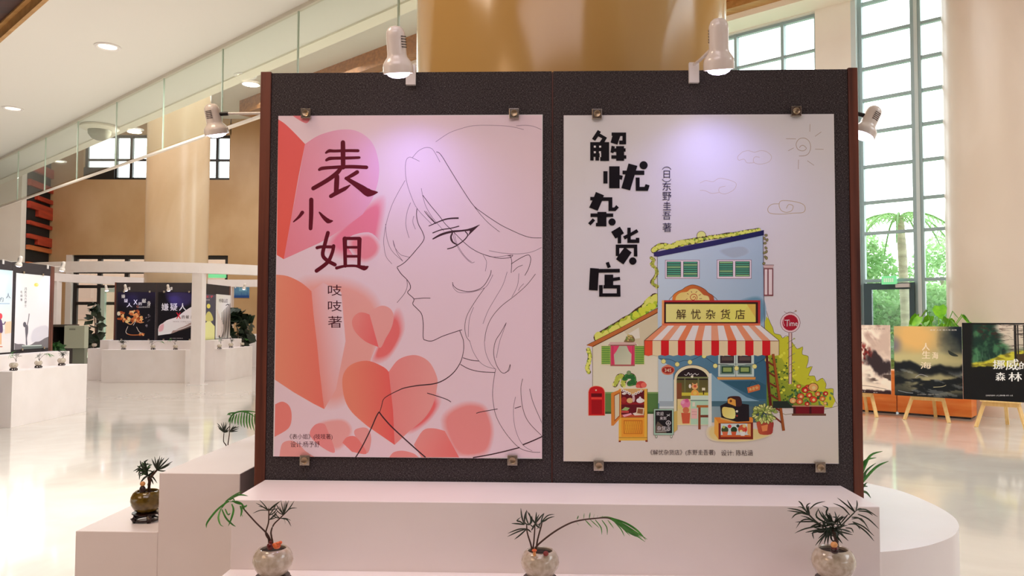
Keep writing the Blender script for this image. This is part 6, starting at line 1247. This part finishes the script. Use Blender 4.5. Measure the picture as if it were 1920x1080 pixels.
def draw_forest(a, t):
    R = random.Random(6); a.rect(1795, 590, 2000, 770, (14, 14, 16))
    def fn(u, v):
        c = mix((196, 182, 168), (160, 156, 136), v); n = nz(u*7, v*5, 5)
        e = 0.36+0.30*v+0.10*nz(v*7, 2.2)                       # right border of the wood
        wd = sst(e+0.10, e-0.05, u); c = mix(c, mix((20, 44, 36), (58, 104, 70), sst(-0.3, 0.5, n+0.8*(v-0.55))), wd)
        c = mix(c, (96, 128, 104), wd*sst(0.15, 0.5, nz(u*60, v*2.5, 2))*sst(0.45, 0.75, v)*0.5)
        c = mix(c, (52, 36, 32), sst(0.0, 0.35, nz(u*12+4, v*22, 4))*sst(0.42, 0.2, v)*sst(0.62, 0.2, abs(u-0.3)*2)*0.85)
        c = mix(c, (60, 50, 46), sst(0.12, 0.4, nz(u*5+9, v*26, 4))*sst(0.45, 0.75, u)*sst(0.75, 0.5, v)*0.75)
        c = mix(c, (46, 70, 52), sst(0.50, 0.62, v+0.08*n)*sst(0.4, 0.9, u)*0.6)
        g = 0.86-0.26*sst(0.1, 0.75, u)+0.03*nz(u*9, 4.4); c = mix(c, mix((178, 172, 52), (112, 104, 34), sst(-0.2, 0.4, nz(u*8, v*18+3, 4))), sst(g-0.01, g+0.03, v))
        c = mix(c, (16, 17, 16), sst(0.955, 0.985, v+0.03*nz(u*9, 7)))
        return mix((14, 14, 16), c, sst(0.0, 0.07, u+0.02*n))
    a.grid(1819, 608.5, 1942, 690, 90, 64, fn)
    for x, w in ((1903, 5), (1908, 2.6), (1921, 6), (1960, 7)): a.line([(x, 609), (x+1, 650), (x+2, 680)], w, (30, 26, 26), sm=False)
    for i in range(36): x, y = R.uniform(1868, 1930), R.uniform(612, 660); a.line([(x, y), (x+R.uniform(5, 14), y+R.uniform(-3, 3))], 0.6, (66, 56, 54), sm=False)
    a.poly([(1905, 664), (1990, 664), (1990, 690), (1912, 690)], (60, 46, 30))
    Wt = (226, 218, 214)
    for ch, x0, y0, x1, y1 in (('挪', 1862, 675, 1884, 692), ('威', 1886, 673, 1910, 694), ('的', 1911.5, 678, 1928, 693), ('森', 1867, 698, 1885, 714), ('林', 1891, 698, 1916, 715)): t.text(ch, x0, y0, x1, y1, Wt, bold=0.3)
    t.text('《挪威的森林》(村上春树著) 设计 人名', 1848, 740.2, 1899, 743.2, (206, 204, 204))
poster([(1805, 606), (1940, 605), (1940, 756), (1805, 748)], PE-nE*0.22, nE, 'forest poster in dark green and black at the right edge', 'posters on the easels', draw_forest, thick=0.012, eps=1e-4, base=0.0008, k=(1.3, 1.3, 1.3))

# ================================================================ OUTDOORS
MB().add([(-60, 26.5, -0.12), (80, -2, -0.12), (80, 80, -0.12), (-60, 80, -0.12)], [(0, 1, 2, 3)]).build('ground', noisemat('pale_paving', (150, 160, 130), (176, 182, 156), (0.4, 0.4, 0.4)))['kind'] = 'structure'
LT = [noisemat('tree_leaf_a', (112, 160, 98), (156, 196, 130), (0.8, 0.8, 0.8), rough=0.5), noisemat('tree_leaf_b', (138, 180, 122), (182, 212, 158), (0.8, 0.8, 0.8), rough=0.5)]
for m_ in LT:
    nt = m_.node_tree; b_ = nt.nodes['Principled BSDF']; o_ = nt.nodes['Material Output']; tl = nt.nodes.new('ShaderNodeBsdfTranslucent'); mx = nt.nodes.new('ShaderNodeMixShader'); mx.inputs[0].default_value = 0.5
    nt.links.new(b_.inputs['Base Color'].links[0].from_socket, tl.inputs['Color']); nt.links.new(b_.outputs[0], mx.inputs[1]); nt.links.new(tl.outputs[0], mx.inputs[2]); nt.links.new(mx.outputs[0], o_.inputs[0])
BARK = noisemat('grey_bark', (128, 122, 104), (164, 158, 136), (3, 3, 10), rough=0.8)
def tree(px, y, h, r, label, R, n, mt, z0=0.4, sz=0.12):
    n = int(n*6)
    p = hy(px, 600, y); t = empty('garden_tree', (p.x, y, -0.12), 0, label, 'tree', 'trees outside the tall window')
    MB().tube([(0, 0, 0), (0.05, 0, h*0.3), (-0.04, 0.05, h*0.7)], [0.12, 0.09, 0.05], 9).build('trunk', BARK, t)
    leafy(t, (0, 0, z0+(h-z0)*0.5), r, (h-z0)*0.5, n, mt, sz, R, 'crown')
R = random.Random(31)
tree(1630, 21, 4.0, 0.85, 'bushy tree outside the tall window at its left edge', R, 900, LT[0]); tree(1672, 24, 2.9, 1.2, 'low rounded shrub outside behind the glass door', R, 800, LT[1], 0.1)
tree(1772, 22, 4.1, 1.1, 'leafy tree outside the right panes of the tall window', R, 1100, LT[1], 0.2); tree(1752, 18.5, 2.5, 1.0, 'light green shrub outside low in the right panes', R, 700, LT[0], 0.1, 0.13)
tree(1625, 19, 2.4, 1.0, 'low green shrub outside at the foot of the glass door', R, 700, LT[0], 0.1, 0.13); tree(1560, 24, 5.2, 1.6, 'tall tree outside hidden partly by the wall pier', R, 700, LT[1], 0.5)
p = hy(1694, 600, 17.6); t = empty('garden_palm', (p.x, 17.6, -0.12), 0, 'palm with drooping fronds outside the tall window', 'tree')
hp = 4.0; MB().tube([(0, 0, 0), (0.05, 0, 1.6), (0, 0, 3.2), (-0.05, 0, hp)], [0.12, 0.10, 0.095, 0.085], 12).build('trunk', BARK, t)
for k in range(11):
    a = 2*math.pi*k/11+0.2; d = Vector((math.cos(a), math.sin(a), 0)); m = MB(); sp_ = [Vector((-0.05, 0, hp))+d*(1.5*u)+Vector((0, 0, 0.55*u-1.35*u*u)) for u in [i/8 for i in range(9)]]
    m.tube(sp_, [0.02]*8+[0.006], 5)
    for i in range(1, 9):
        for s in (-1, 1):
            for f in (0, 0.5):
                b = sp_[i-1].lerp(sp_[i], f); side = d.cross(Vector((0, 0, 1)))*s; tip = b+side*0.34+d*0.16+Vector((0, 0, -0.22)); w = d*0.022
                m.add([b-w, b+w, tip], [(0, 1, 2)])
    m.build('frond', LT[0], t, recalc=False)
bd = empty('facing_building', (-15, 36, 0), 0, 'pinkish building front seen through the far left window', 'building')
FAC = noisemat('pink_beige_facade', (150, 118, 104), (162, 130, 114), (0.5, 0.5, 0.5), rough=0.8)
MB().box(-12, 14, 0, 1, -0.1, 5.6).build('facade', FAC, bd)
for i in range(9): MB().box(-11+i*2.6, -9.6+i*2.6, -0.05, 0, 1.4, 3.0).build('facade_panel', pmat('facade_band', (136, 106, 94), 0.7), bd)
